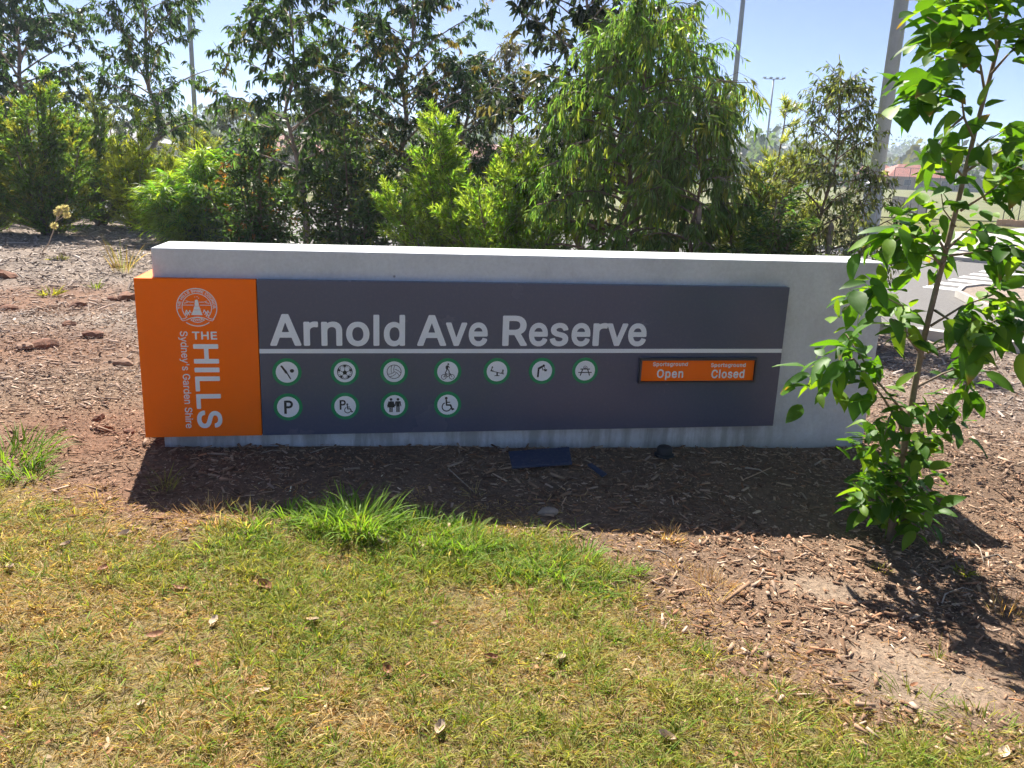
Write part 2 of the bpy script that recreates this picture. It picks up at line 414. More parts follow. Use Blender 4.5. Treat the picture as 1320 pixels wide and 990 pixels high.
# low sandstone edging wall by the field, block by block
wr = tag(empty('sandstone_edging', tuple(gnd(1284,291))), 'low pinkish sandstone block wall at the field edge, right of the young tree', 'wall')
pA, pB = gnd(1283,292), gnd(1345,296)
for k in range(9):
    a = pA + (pB-pA)*(k/9.0); b = pA + (pB-pA)*((k+0.97)/9.0); d = (b-a)[:2]; L2 = np.linalg.norm(d); d /= L2; nn = np.array([-d[1], d[0]])*0.4
    w = MB(); w.prism([tuple(a[:2]-pA[:2]), tuple(b[:2]-pA[:2]), tuple(b[:2]+nn-pA[:2]), tuple(a[:2]+nn-pA[:2])], -0.1, 0.33 + 0.02*(k % 3))
    w.build('block', M['sandstone'] if 'sandstone' in M else M.setdefault('sandstone', plain('sandstone', (0.50, 0.30, 0.20), 0.85, 0.15, 2)), wr)

# ------------------------------------------------------------------ far hills and wood (haze comes last)
hx = np.linspace(-1500, 1700, 120); hy = np.linspace(290, 1500, 36); HX, HY = np.meshgrid(hx, hy)
HZ = 2 + 33*smooth(290, 640, HY)*(0.55 + 0.75*fbm(HX/420., HY/420., 51, 3)) + 9*fbm(HX/35., HY/45., 53, 2)*smooth(290, 420, HY) - 7
V = np.stack([HX.ravel(), HY.ravel(), HZ.ravel()], 1); ii = (np.arange(35)[:, None]*120 + np.arange(119)[None, :]).ravel()
tag(link('hills', mesh_np('hills', V, np.full(len(ii), 4), np.stack([ii, ii+1, ii+121, ii+120], 1).ravel(), None, True), plain('hill_scrub', (0.065, 0.085, 0.045), 0.95, 0.4, 0.03)), kind='structure')
rng = np.random.default_rng(7)
def clump_tree(rng, c, h, w, nq):
    """leaf clumps spread through a crown: small quads in a lumpy ellipsoid"""
    lob = rng.normal(0, 1, (7, 3)); lob /= np.linalg.norm(lob, axis=1)[:, None]; lob *= np.array([w*.45, w*.45, h*.28])
    o = lob[rng.integers(0, 7, nq)] + rng.normal(0, 1, (nq, 3))*np.array([w*.2, w*.2, h*.14])
    o[:, 2] = np.maximum(o[:, 2], -h*0.48)
    p = np.array(c) + np.array([0, 0, h*0.55]) + o
    a = rng.normal(0, 1, (nq, 3)); a /= np.linalg.norm(a, axis=1)[:, None]; b = np.cross(a, rng.normal(0, 1, (nq, 3))); b /= np.linalg.norm(b, axis=1)[:, None] + 1e-9
    s = (w*0.13*rng.uniform(.5, 1.3, nq))[:, None]
    q = np.stack([p - a*s, p + b*s*.7, p + a*s, p - b*s*.7], 1)
    return q.reshape(-1, 3)
Vs, Cs = [], []
for k in range(420):
    far = k % 3
    d = rng.uniform(190, 250) if far == 0 else rng.uniform(250, 640)
    az = rng.uniform(-0.80, 0.80); X, Y = d*math.sin(az), d*math.cos(az)
    h = rng.uniform(7, 13)*(1.0 if far == 0 else 1.35); w = h*rng.uniform(.55, .9)
    zt_ = float(height(X, Y)) - 0.5
    if Y > 300: zt_ = max(zt_, 2 + 33*float(smooth(290, 640, Y))*(0.55 + 0.75*float(fbm(X/420., Y/420., 51, 3))) - 5)
    q = clump_tree(rng, (X, Y, zt_), h, w, 100); Vs.append(q)
    t = np.array([0.055, 0.078, 0.034])*rng.uniform(.7, 1.5); t[0] *= rng.uniform(.8, 1.4)
    Cs.append(np.repeat(t[None]*rng.uniform(.7, 1.3, (100, 1)), 4, 0))
V = np.concatenate(Vs); nq = len(V)//4
tag(link('far_wood', mesh_np('far_wood', V, np.full(nq, 4), np.arange(nq*4), np.concatenate(Cs)), M['leaf']), 'hazy belt of distant trees beyond the playing field', 'trees', kind='stuff')

# ------------------------------------------------------------------ houses beyond the field
def house(loc, rz, L_, D_, hw, hr, wall, roof, label, nwin=4):
    r = tag(empty('house', loc, rz), label, 'house', 'houses beyond the playing field')
    w = MB(); w.box(-L_/2, L_/2, -D_/2, D_/2, -1, hw); w.build('wall', wall, r)
    o = 0.6; w = MB(); a, b = L_/2 + o, D_/2 + o
    w.add([(-a,-b,hw),(a,-b,hw),(a,b,hw),(-a,b,hw),(-a+b*0.95,0,hw+hr),(a-b*0.95,0,hw+hr)], [(0,1,5,4),(1,2,5),(2,3,4,5),(3,0,4),(0,3,2,1)])
    rf = w.build('roof', roof, r)
    for k in range(nwin):
        x = -L_/2 + L_*(k+0.5)/nwin
        w = MB(); w.box(x-0.75, x+0.75, -D_/2-0.06, -D_/2+0.05, 0.9, 2.1); wd = w.build('window', M['render'], r)
        w = MB(); w.box(x-0.66, x+0.66, -D_/2-0.09, -D_/2-0.05, 0.98, 2.02); w.build('pane', M['glass'], wd)
    return r
def far_xy(px, Y): p = at(px, 245, Y); return (p[0], Y, float(height(p[0], Y)))
house(far_xy(1168, 172), 0.10, 13, 9, 2.6, 2.5, M['brick'], M['tile'], 'brick house with red tiled roof across the field, nearest the grey pole', 5)
house(far_xy(1126, 178), 0.0, 11, 9, 2.6, 2.6, M['brick'], M['tile'], 'red roofed brick house partly hidden behind the grey pole', 4)
house(far_xy(1236, 178), 0.05, 14, 9, 2.6, 2.2, M['render'], M['greytile'], 'cream house with grey roof left of the black fence', 5)
house(far_xy(1308, 176), -0.05, 15, 9, 2.6, 2.2, M['render'], M['greytile'], 'cream house with grey roof above the black field fence at the right edge', 5)
house(far_xy(392, 150), 0.05, 15, 9, 2.7, 2.8, M['brick'], M['tile'], 'red roofed house glimpsed through the young gum left of centre', 5)
house(far_xy(620, 160), 0.0, 16, 9, 2.7, 2.8, M['render'], M['tile'], 'red roofed house glimpsed between the dark gum and the bright shrub', 5)
house(far_xy(150, 120), 0.1, 15, 9, 2.9, 2.2, M['render'], M['greytile'], 'grey roofed house glimpsed over the shrubs at the left', 5)

# ------------------------------------------------------------------ fences around the field
def post_fence(pA, pB, nbay, h, name, label, solid, group=None, rail=0.03):
    pA, pB = np.array(pA), np.array(pB)
    r = tag(empty(name, tuple(pA)), label, 'fence', group)
    for k in range(nbay + 1):
        q = (pB-pA)*k/nbay; w = MB(); w.tube([q + [0,0,-0.3], q + [0,0,h]], rail*1.25, 6); w.build('post', M['mesh'], r)
    for z in ((0.06, h) if not solid else (h,)):
        w = MB(); w.tube([np.array([0,0,z]), (pB-pA) + [0,0,z]], rail, 5); w.build('rail', M['mesh'], r)
    if solid:
        d = (pB-pA)[:2]; l = np.linalg.norm(d); d = d/l; nn = np.array([-d[1], d[0]])*0.01
        for k in range(nbay):
            a = (pB-pA)*(k + 0.02)/nbay; b = (pB-pA)*(k + 0.98)/nbay
            w = MB(); w.prism([tuple(a[:2]-nn), tuple(b[:2]-nn), tuple(b[:2]+nn), tuple(a[:2]+nn)], 0.08, h-0.03); w.build('screen_panel', M['mesh'], r)
    else:
        w = MB(); D = pB-pA; l = np.linalg.norm(D[:2]); nx = int(l/0.35)
        for k in range(nx):
            q = D*k/nx
            for sg in (-1, 1):
                q2 = q + D/l*min(h, 2.0)*0.9*sg; q2 = q2 if 0 <= np.dot(q2[:2], D[:2]) <= l*l else q
                if q2 is not q: w.tube([q + [0,0,0.06], q2 + [0,0,h*0.98]], 0.006, 3, False)
        w.build('wire_mesh', M['mesh'], r)
    return r
a = at(1150,262,62); b = at(1195,268,47)
post_fence((a[0],62,float(height(a[0],62))), (b[0],47,float(height(b[0],47))), 5, 1.15, 'screened_fence', 'dark screened fence along the near side of the field', True)
p0 = gnd(1292,287); p1 = gnd(1352,291)
post_fence(p0, p1, 6, 1.75, 'mesh_fence', 'black mesh fence panels above the sandstone wall at the right edge', False, rail=0.022)
a = at(1150,245,164); b = at(1330,245,164)
post_fence((a[0],164,float(height(a[0],164))), (b[0],164,float(height(b[0],164))), 9, 4.2, 'boundary_fence', 'tall thin fence posts along the far side of the field', False, rail=0.05)

# ------------------------------------------------------------------ light poles
def light_pole(px, py, Y, h, r0, r1, label, heads=4, base_h=1.2, base_k=1.25, arm=1.5):
    p = at(px, py, Y); z = float(height(p[0], Y)); r = tag(empty('light_pole', (p[0], Y, z)), label, 'light pole', 'sports light poles')
    w = MB(); w.tube([(0,0,-0.3), (0,0,h*0.5), (0,0,h)], [r0, (r0+r1)/2, r1], 12); w.build('pole', M['galv'], r, True)
    w = MB(); w.tube([(0,0,-0.3), (0,0,base_h), (0,0,base_h+0.05)], [r0*base_k, r0*base_k, r0*1.02], 12); w.build('base_sleeve', M['galv'], r)
    w = MB(); w.box(-arm, arm, -0.06, 0.06, h-0.1, h+0.02); w.build('crossarm', M['galv'], r)
    for k in range(heads):
        x = -arm + 2*arm*k/(heads-1)
        w = MB(); w.box(x-0.28, x+0.28, -0.5, 0.1, h+0.03, h+0.28); w.build('floodlight', M['galv'], r, bevel=0.03)
    return r
light_pole(1122, 280, 27.0, 22, 0.235, 0.16, 'thick grey steel light pole rising at the right behind the small gum', base_k=1.3, base_h=1.8)
light_pole(944, 140, 62.0, 26, 0.20, 0.14, 'slim grey light pole rising right of the weeping tree')
light_pole(991, 160, 172.0, 20.4, 0.22, 0.16, 'distant floodlight pole with its lamp heads showing above the pale shrub', arm=1.9)
light_pole(252, 160, 60.0, 24, 0.17, 0.12, 'slim light pole seen through the second gum from the left')

# ------------------------------------------------------------------ lettering: glyph outlines, 2000 units to the em: weight > letter > [advance, loops of x,y]
GLYPHS = json.loads(r'''{"bold":{"A":[959,[[40,-39,170,-39,188,-34,198,-27,207,-11,294,239,299,245,309,245,660,244,753,-11,765,-29,790,-39,928,-39,947,-33,959,-20,965,-2,961,17,591,1025,581,1043,568,1053,549,1056,401,1056,383,1050,368,1034,-5,8,-4,-11,3,-25,22,-37],[373,436,365,442,475,770,484,755,529,618,591,442,586,437,577,436]]],"C":[1020,[[435,-43,532,-52,578,-50,634,-43,680,-32,726,-15,800,25,837,53,873,86,923,151,948,197,963,234,984,318,981,336,976,345,958,358,819,360,800,356,791,350,781,336,767,290,748,253,726,224,699,198,662,174,625,159,588,149,541,145,495,147,458,154,421,168,384,188,356,209,329,238,304,271,284,308,261,373,248,447,246,540,256,623,275,688,308,752,329,780,356,808,403,840,440,857,495,870,560,872,615,862,671,839,699,820,722,799,744,771,760,743,782,678,800,661,819,658,948,658,967,664,980,678,984,697,980,725,953,808,919,873,874,930,826,974,763,1015,689,1046,615,1064,560,1069,504,1069,458,1064,403,1053,366,1041,310,1017,245,976,181,916,153,882,122,836,94,780,76,734,51,632,42,512,50,392,59,345,77,281,91,244,118,188,141,151,181,100,223,59,255,34,301,5,338,-13,393,-33]]],"E":[837,[[128,-39,747,-39,766,-35,783,-20,789,-2,789,119,781,137,766,149,747,153,294,153,290,156,288,165,288,405,289,415,294,419,710,419,729,423,738,430,746,442,749,461,748,581,738,599,720,609,294,611,288,618,288,859,294,865,757,867,775,880,784,905,783,1025,775,1041,766,1050,747,1056,119,1056,100,1050,85,1034,82,1016,82,-2,87,-20,95,-29,109,-37]]],"H":[1034,[[128,-39,257,-38,276,-28,286,-11,288,415,294,425,742,424,746,415,746,-2,752,-20,766,-34,794,-39,914,-39,932,-34,946,-20,952,-2,952,1016,948,1034,932,1051,914,1056,784,1056,766,1051,750,1034,746,1016,746,627,743,618,738,616,291,618,288,627,288,1016,284,1034,267,1052,248,1056,119,1056,100,1050,91,1042,85,1034,82,1016,82,-2,87,-20,95,-29,109,-37]]],"I":[380,[[128,-39,266,-37,285,-23,293,-2,293,1016,289,1034,282,1043,269,1053,257,1056,109,1054,92,1043,82,1025,81,-2,87,-20,95,-29,109,-37]]],"L":[786,[[128,-39,720,-39,738,-35,747,-29,757,-17,761,-2,761,119,753,137,738,149,720,153,294,153,290,156,288,1016,284,1034,278,1043,257,1055,109,1054,92,1043,82,1025,82,-2,87,-20,95,-29,109,-37]]],"N":[1047,[[128,-39,257,-38,276,-29,287,-11,287,674,288,683,294,688,376,553,747,-28,757,-35,775,-39,923,-39,942,-36,960,-20,965,-2,965,1016,961,1034,951,1047,932,1056,794,1056,782,1053,769,1043,760,1025,759,331,757,325,301,1043,288,1053,276,1056,119,1056,100,1050,91,1042,85,1034,82,1016,82,-2,87,-20,95,-29,109,-37]]],"O":[1067,[[435,-43,532,-52,569,-51,634,-43,671,-34,726,-15,782,14,819,38,864,77,890,105,926,151,948,187,976,244,990,281,1015,382,1021,429,1025,512,1015,632,991,734,976,773,945,836,911,886,884,919,847,956,812,984,763,1014,726,1032,671,1052,634,1060,569,1069,532,1070,467,1066,430,1060,375,1045,338,1030,301,1012,255,983,221,956,181,916,153,882,123,836,94,780,76,734,51,632,42,512,50,392,59,345,77,281,91,244,119,188,142,151,181,101,224,59,255,34,301,5,338,-13,393,-33],[477,150,421,168,371,197,329,238,289,299,266,355,250,429,246,512,251,595,268,669,287,715,319,768,356,808,403,840,458,863,514,872,569,871,634,855,689,825,736,783,770,734,799,669,816,595,822,512,817,429,804,364,782,305,751,253,708,206,662,175,606,154,541,145]]],"R":[898,[[128,-39,257,-38,274,-29,285,-14,288,-2,288,350,294,357,470,356,673,-20,683,-31,701,-38,858,-39,877,-32,889,-20,894,-2,890,17,684,396,758,452,792,489,815,526,832,563,847,609,855,655,857,701,854,757,846,803,835,840,814,886,790,923,757,960,722,988,683,1012,636,1032,590,1044,498,1056,119,1056,100,1050,85,1034,82,1016,82,-2,87,-20,95,-29,109,-37],[294,549,289,553,288,563,288,859,294,865,470,865,525,861,553,854,581,843,600,831,619,812,636,785,646,757,651,729,651,692,646,655,637,627,627,609,609,588,572,566,516,552,470,549]]],"S":[893,[[340,-47,426,-56,528,-51,611,-34,676,-7,741,35,788,82,808,110,828,147,849,212,854,249,855,295,851,332,842,369,831,397,810,434,787,464,761,489,704,531,639,562,565,588,408,632,343,657,297,687,283,702,273,720,269,748,274,785,287,812,305,831,330,850,361,865,398,874,445,878,491,876,526,868,556,858,585,841,606,822,620,804,631,776,640,739,657,721,676,717,805,717,817,720,830,730,836,739,840,757,831,822,811,878,775,933,740,970,685,1011,630,1038,556,1060,472,1069,380,1065,306,1048,241,1022,176,980,130,934,94,878,72,813,65,739,70,693,76,665,85,637,105,600,125,572,149,548,213,500,287,464,352,443,519,396,583,370,611,354,630,338,642,323,649,304,652,267,646,240,632,212,611,189,583,169,546,152,500,141,454,137,408,139,371,146,334,159,305,175,283,193,268,212,255,240,246,286,232,304,223,309,204,312,75,312,56,306,47,298,40,286,38,267,51,193,72,138,112,77,158,32,213,-4,269,-29]]],"T":[897,[[386,-39,515,-39,538,-29,550,-11,552,859,561,865,839,865,857,873,867,883,872,895,872,1016,867,1038,848,1053,830,1056,62,1056,43,1050,29,1034,25,1016,26,895,34,878,43,870,62,865,339,865,346,859,347,-2,349,-12,358,-27,367,-34]]],"U":[1034,[[415,-46,488,-54,581,-52,664,-36,720,-16,775,14,831,57,879,111,913,167,940,241,949,287,953,343,953,1018,948,1036,932,1052,914,1056,784,1056,766,1051,752,1036,747,1018,746,352,740,296,727,259,711,232,688,204,664,183,636,167,599,152,562,145,525,142,479,144,442,151,405,164,378,179,347,204,324,232,308,259,294,296,287,352,287,1018,282,1036,267,1052,248,1056,119,1056,100,1050,87,1036,82,1018,82,343,85,287,100,221,122,167,149,121,183,77,220,43,267,10,313,-14,368,-35]]],"d":[849,[[308,-46,344,-52,390,-55,464,-48,520,-28,584,16,588,-9,594,-22,603,-31,621,-38,751,-38,769,-29,779,-16,782,0,782,1018,777,1036,760,1052,742,1056,621,1056,603,1051,588,1036,583,1018,583,759,581,750,575,745,544,768,510,786,446,804,363,806,289,793,224,766,187,742,159,719,112,666,89,629,67,583,53,546,40,491,32,435,30,380,32,315,40,259,64,176,86,130,108,93,131,63,165,28,224,-14,270,-35],[363,138,326,154,298,176,275,204,256,241,241,287,233,343,232,398,236,444,247,491,261,528,279,558,307,587,335,606,363,616,400,621,436,619,473,610,505,592,533,565,557,527,573,481,582,435,584,361,579,306,568,259,553,222,529,185,501,160,473,144,436,134,400,133]]],"e":[808,[[331,-46,400,-54,483,-52,547,-38,612,-12,668,24,710,65,747,121,768,176,766,195,762,204,742,218,621,248,603,249,584,239,554,185,520,154,492,141,464,134,400,132,353,142,316,160,279,193,255,232,237,287,236,296,242,300,742,300,762,306,778,324,781,343,780,417,770,509,748,583,715,648,668,707,612,751,557,780,483,801,409,807,326,799,252,774,194,740,150,703,99,639,66,574,41,491,30,398,30,343,36,287,56,204,89,130,135,65,168,33,196,12,261,-24],[242,480,240,491,255,528,273,555,298,582,325,602,344,610,372,618,400,621,436,620,464,614,507,592,529,572,547,547,570,491,566,480]]],"g":[850,[[311,-331,390,-339,464,-338,529,-328,594,-308,649,-280,692,-247,733,-201,762,-146,777,-90,783,-25,784,752,778,779,760,794,742,797,631,797,612,795,594,779,584,739,557,761,526,779,492,794,464,801,418,807,372,807,335,803,289,793,252,779,216,761,187,742,150,710,101,650,63,576,46,520,33,446,30,354,36,289,49,234,73,169,99,123,136,76,178,39,224,10,289,-15,344,-26,409,-29,464,-22,520,-4,575,31,581,30,584,21,582,-44,567,-90,553,-109,530,-127,483,-147,446,-154,409,-156,372,-153,335,-145,307,-133,285,-118,261,-94,229,-53,205,-43,178,-51,85,-103,68,-118,62,-136,71,-164,102,-210,141,-250,178,-279,215,-299,261,-318],[381,159,344,167,308,187,279,215,261,243,243,289,234,335,231,382,235,437,244,483,257,520,279,557,305,585,335,605,363,615,400,621,436,619,473,610,503,594,533,567,557,530,574,483,583,437,586,382,583,335,575,289,562,252,540,215,520,193,492,174,464,164,427,158]]],"l":[340,[[108,-39,228,-38,246,-28,256,-15,259,-2,259,1016,255,1034,248,1043,228,1055,89,1054,72,1043,62,1025,61,-2,67,-20,75,-29,89,-37]]],"n":[819,[[113,-39,233,-38,252,-30,261,-19,266,-2,266,452,272,507,289,550,316,584,358,609,409,619,464,614,501,597,529,568,547,526,553,470,553,-2,559,-20,575,-35,594,-39,723,-38,739,-29,747,-20,753,8,753,479,748,553,733,618,708,674,668,726,621,763,580,785,538,798,501,805,455,807,409,804,363,795,316,776,270,747,262,757,258,775,252,785,233,796,104,797,85,792,70,775,67,757,67,-2,72,-20,80,-29,94,-37]]],"o":[830,[[326,-46,409,-55,492,-48,566,-27,621,3,677,47,710,84,730,111,764,176,789,259,800,352,800,407,794,463,775,546,742,620,697,685,640,737,575,775,501,799,418,807,335,800,261,777,209,750,151,703,104,645,66,574,41,491,30,407,32,315,48,232,80,148,122,82,154,47,187,18,215,-1,261,-25],[363,138,326,154,299,176,276,204,256,241,241,287,233,343,232,398,237,444,249,491,264,528,288,565,316,592,344,608,372,617,418,621,455,617,492,605,520,587,550,555,571,518,588,472,597,426,599,361,594,306,582,259,566,222,541,185,510,158,483,143,446,134,400,132]]],"p":[849,[[113,-324,233,-324,252,-316,261,-305,266,-287,266,0,270,13,298,-9,330,-28,390,-49,437,-54,483,-54,557,-42,621,-16,649,1,686,30,734,83,777,157,802,231,817,323,819,379,817,434,801,527,786,573,770,610,750,647,723,684,668,739,603,778,557,794,510,804,464,807,418,806,372,798,338,786,304,767,270,742,263,749,258,777,251,786,233,796,104,797,85,791,71,777,67,758,67,-287,72,-306,80,-315,94,-322],[400,137,363,151,335,171,307,203,288,240,274,286,265,342,264,397,270,453,281,499,297,536,316,565,343,592,372,608,400,617,437,621,473,618,510,607,538,590,572,555,592,518,607,471,615,425,617,360,613,314,602,268,584,222,566,193,538,164,510,147,483,137,437,132]]],"r":[518,[[113,-39,233,-38,252,-30,261,-19,266,-2,266,470,272,516,283,544,298,565,316,582,346,600,372,608,400,612,437,612,492,606,515,618,521,627,525,646,525,766,520,787,501,803,427,808,372,803,316,785,270,757,261,766,252,785,239,794,224,797,104,797,85,792,70,775,67,757,67,-2,72,-20,80,-29,94,-37]]],"s":[730,[[268,-46,338,-54,412,-53,476,-42,550,-15,605,19,644,56,675,102,695,158,701,213,693,278,669,333,652,356,624,384,578,416,523,440,338,487,301,500,273,516,258,537,256,555,260,574,282,600,319,619,365,626,412,623,449,610,467,595,484,574,508,528,532,516,661,544,678,555,684,565,687,583,679,611,658,657,627,703,597,735,564,759,523,781,476,796,412,806,328,805,264,793,208,773,153,740,113,703,81,657,61,602,55,546,64,481,88,426,106,401,134,373,180,343,236,318,449,263,476,247,495,222,497,204,493,185,486,174,467,157,449,146,421,136,365,130,310,136,282,146,264,157,239,185,222,232,214,241,199,250,180,251,60,225,41,213,36,204,32,185,44,139,65,93,97,48,134,13,171,-11,217,-32]]],"t":[455,[[238,-39,281,-49,355,-44,420,-29,432,-21,442,-2,441,16,418,118,410,136,399,146,383,151,337,143,300,148,289,155,283,164,277,220,277,608,281,617,402,617,425,627,433,636,439,654,439,765,429,788,411,800,280,802,277,812,277,941,271,959,263,970,244,978,115,979,90,969,79,950,77,812,74,802,13,800,-5,788,-13,775,-15,654,-9,636,4,623,22,617,70,617,77,608,77,192,84,109,115,35,180,-23]]],"u":[820,[[283,-40,326,-47,363,-49,437,-41,501,-18,557,17,558,-3,564,-21,584,-37,714,-39,732,-34,746,-21,751,-12,753,7,753,756,749,774,732,793,714,797,584,797,566,787,557,774,553,756,553,303,549,256,532,210,501,173,483,160,455,147,409,139,353,145,316,164,289,194,271,238,266,293,266,756,263,774,245,793,224,797,104,797,85,792,70,774,67,756,67,275,70,219,80,164,104,99,127,62,150,34,178,10,211,-12,242,-27]]],"v":[778,[[329,-39,459,-38,477,-30,486,-20,780,748,781,766,778,775,764,791,745,797,607,797,588,790,579,781,394,271,385,272,200,781,190,790,172,797,33,797,15,792,0,775,-3,766,-2,748,288,-11,301,-31,311,-36]]]},"medium":{"'":[412,[[144,632,156,623,258,623,269,632,283,1011,283,1021,276,1028,138,1029,129,1021]]],"G":[1041,[[438,-17,503,-25,540,-26,623,-19,707,3,781,39,845,90,896,150,936,224,960,307,968,400,968,511,964,520,956,524,568,524,559,521,553,511,553,400,559,388,808,386,816,381,807,316,786,261,753,210,707,168,651,138,596,123,559,119,512,119,448,131,392,153,337,192,292,242,260,298,235,369,221,455,221,566,235,649,261,723,294,779,337,827,392,866,448,888,503,898,568,897,623,886,679,862,707,843,736,816,776,760,808,688,818,685,947,685,956,688,960,696,947,753,921,816,887,871,845,920,799,960,744,994,679,1021,614,1036,531,1043,466,1039,429,1033,346,1006,300,982,263,958,198,898,163,853,142,820,103,733,91,696,78,631,72,585,68,511,77,390,101,289,116,252,143,196,198,120,226,91,266,57,300,36,346,12,383,-2]]],"S":[893,[[342,-21,425,-30,508,-27,582,-15,656,12,712,45,743,72,768,99,802,155,823,220,828,257,828,294,818,358,807,386,786,423,739,473,684,511,628,538,554,564,397,607,332,632,305,648,277,670,258,691,249,710,243,747,246,784,257,812,277,841,305,865,342,885,379,897,425,904,471,904,517,898,554,887,593,867,619,847,640,821,654,793,665,748,675,744,795,744,809,747,814,756,813,775,798,839,776,886,741,932,702,967,656,997,610,1018,554,1033,480,1043,388,1039,314,1023,250,997,194,960,148,913,119,867,104,830,97,802,92,765,93,719,104,664,131,608,154,580,184,553,240,516,305,486,517,424,592,395,619,380,647,358,662,340,675,312,679,275,673,238,657,201,633,173,601,149,554,127,508,116,462,111,406,113,360,122,323,134,287,155,258,181,243,201,228,238,221,275,212,285,72,284,64,275,65,266,79,192,103,136,138,87,175,52,231,17,286,-6]]],"a":[778,[[239,-20,280,-27,326,-29,372,-26,409,-18,446,-4,483,17,511,39,539,69,541,-1,548,-11,668,-12,678,-11,685,-1,685,507,678,581,660,637,623,692,581,729,520,759,456,775,382,781,308,773,243,756,187,729,139,692,101,646,72,590,70,581,76,572,197,536,206,537,243,592,262,609,289,627,317,639,345,646,409,649,456,641,493,622,515,600,533,563,538,535,537,498,533,489,520,478,483,468,289,442,197,418,150,398,120,378,92,350,68,313,53,267,49,202,57,147,75,100,104,57,141,24,187,-3],[289,108,261,117,234,132,215,150,201,174,196,202,197,230,207,258,222,276,261,301,308,316,465,340,530,354,539,350,538,267,532,230,516,193,487,156,446,126,400,109,345,103]]],"d":[849,[[311,-19,361,-27,407,-28,454,-23,491,-12,528,7,555,27,583,54,611,91,613,-1,620,-11,740,-12,750,-11,756,-1,756,1017,750,1028,620,1030,611,1022,609,693,608,684,602,677,581,702,555,727,525,748,491,766,454,776,407,781,370,780,324,775,278,762,250,750,215,730,185,707,152,674,131,647,108,610,91,573,66,489,58,434,56,378,63,286,72,240,86,193,122,119,149,82,176,54,204,31,239,8,278,-9],[370,109,333,120,296,142,264,175,240,212,222,258,209,314,205,378,208,434,219,489,236,536,257,573,282,600,315,625,352,640,389,647,435,646,475,637,513,619,546,590,574,551,593,508,606,452,611,388,608,323,598,267,582,221,561,184,528,147,491,123,454,110,407,106]]],"e":[808,[[334,-19,398,-28,463,-27,518,-18,583,3,639,35,682,73,716,119,741,175,742,184,731,194,611,223,602,218,573,166,555,147,528,128,500,116,463,107,426,104,389,107,333,121,288,147,252,184,226,230,208,295,206,323,213,326,740,326,752,332,754,415,743,508,724,573,691,637,648,689,597,730,537,759,472,776,407,781,333,774,269,753,204,715,151,665,113,610,80,536,63,462,56,369,63,286,81,212,111,144,155,82,204,38,269,1],[213,454,207,462,222,517,241,556,269,591,296,615,333,635,370,645,407,648,444,646,481,637,509,623,539,600,562,573,578,545,593,508,603,462,602,457,592,454]]],"h":[820,[[93,-3,102,-12,111,-12,222,-12,232,-11,239,-3,240,459,249,524,270,570,306,610,333,627,361,638,417,646,472,639,500,629,518,617,537,600,553,580,572,533,580,469,580,-3,592,-12,713,-12,722,-9,726,-3,726,506,716,580,694,644,657,699,611,739,583,754,546,768,481,780,407,777,343,759,315,745,287,727,241,678,240,1014,238,1024,232,1029,102,1029,95,1024,93,1014]]],"i":[333,[[93,-3,98,-9,107,-12,228,-12,239,-3,240,755,238,765,228,771,107,771,98,768,93,755],[146,876,181,874,218,887,246,911,261,940,264,977,255,1007,236,1033,218,1046,200,1054,163,1059,126,1051,98,1032,84,1014,75,996,71,959,82,922,107,893,126,882]]],"n":[819,[[93,-3,102,-12,111,-12,222,-12,232,-11,239,-3,240,459,249,524,270,570,306,610,333,627,361,638,417,646,472,639,500,629,518,617,537,600,553,580,572,533,580,469,580,-3,592,-12,713,-12,722,-9,726,6,726,478,721,552,708,607,683,663,648,708,614,737,565,762,518,775,463,781,407,777,352,763,315,745,278,718,241,677,236,691,235,755,232,767,222,771,111,771,102,770,95,765]]],"r":[518,[[93,-3,102,-12,111,-12,222,-12,232,-11,239,-3,240,478,242,506,249,533,262,561,284,589,306,607,341,626,370,635,398,639,435,639,481,633,494,635,499,644,499,765,497,774,491,779,407,781,370,776,343,767,315,755,287,737,259,712,241,688,235,700,235,755,232,767,222,771,111,771,102,770,95,765]]],"s":[730,[[271,-19,346,-28,410,-26,466,-17,521,1,571,27,615,64,649,110,667,156,675,212,672,249,665,277,644,323,604,366,558,396,512,416,336,460,290,476,253,498,234,526,230,545,232,573,239,591,252,610,290,636,318,646,346,651,410,650,457,636,475,624,498,600,530,544,540,543,641,566,657,573,660,582,639,637,616,674,595,700,567,724,540,743,503,760,466,771,410,780,336,779,281,771,225,752,179,727,133,686,105,647,88,600,81,545,89,489,99,462,114,434,151,394,188,368,244,343,438,294,466,284,503,259,520,230,523,212,521,184,512,165,493,144,473,129,447,116,420,109,383,104,318,107,290,114,259,129,225,159,210,184,198,220,188,225,68,200,60,193,64,166,81,119,103,82,127,55,160,27,188,10,225,-6]]],"y":[778,[[104,-293,143,-300,198,-302,235,-298,272,-287,309,-269,337,-248,365,-219,390,-182,421,-117,754,752,755,761,745,770,615,771,605,770,598,761,431,299,393,175,383,184,347,299,180,763,171,771,41,771,32,770,23,761,310,3,311,-6,277,-99,262,-127,245,-146,226,-159,198,-167,171,-167,124,-159,114,-164,83,-275,87,-286]]]}}''')
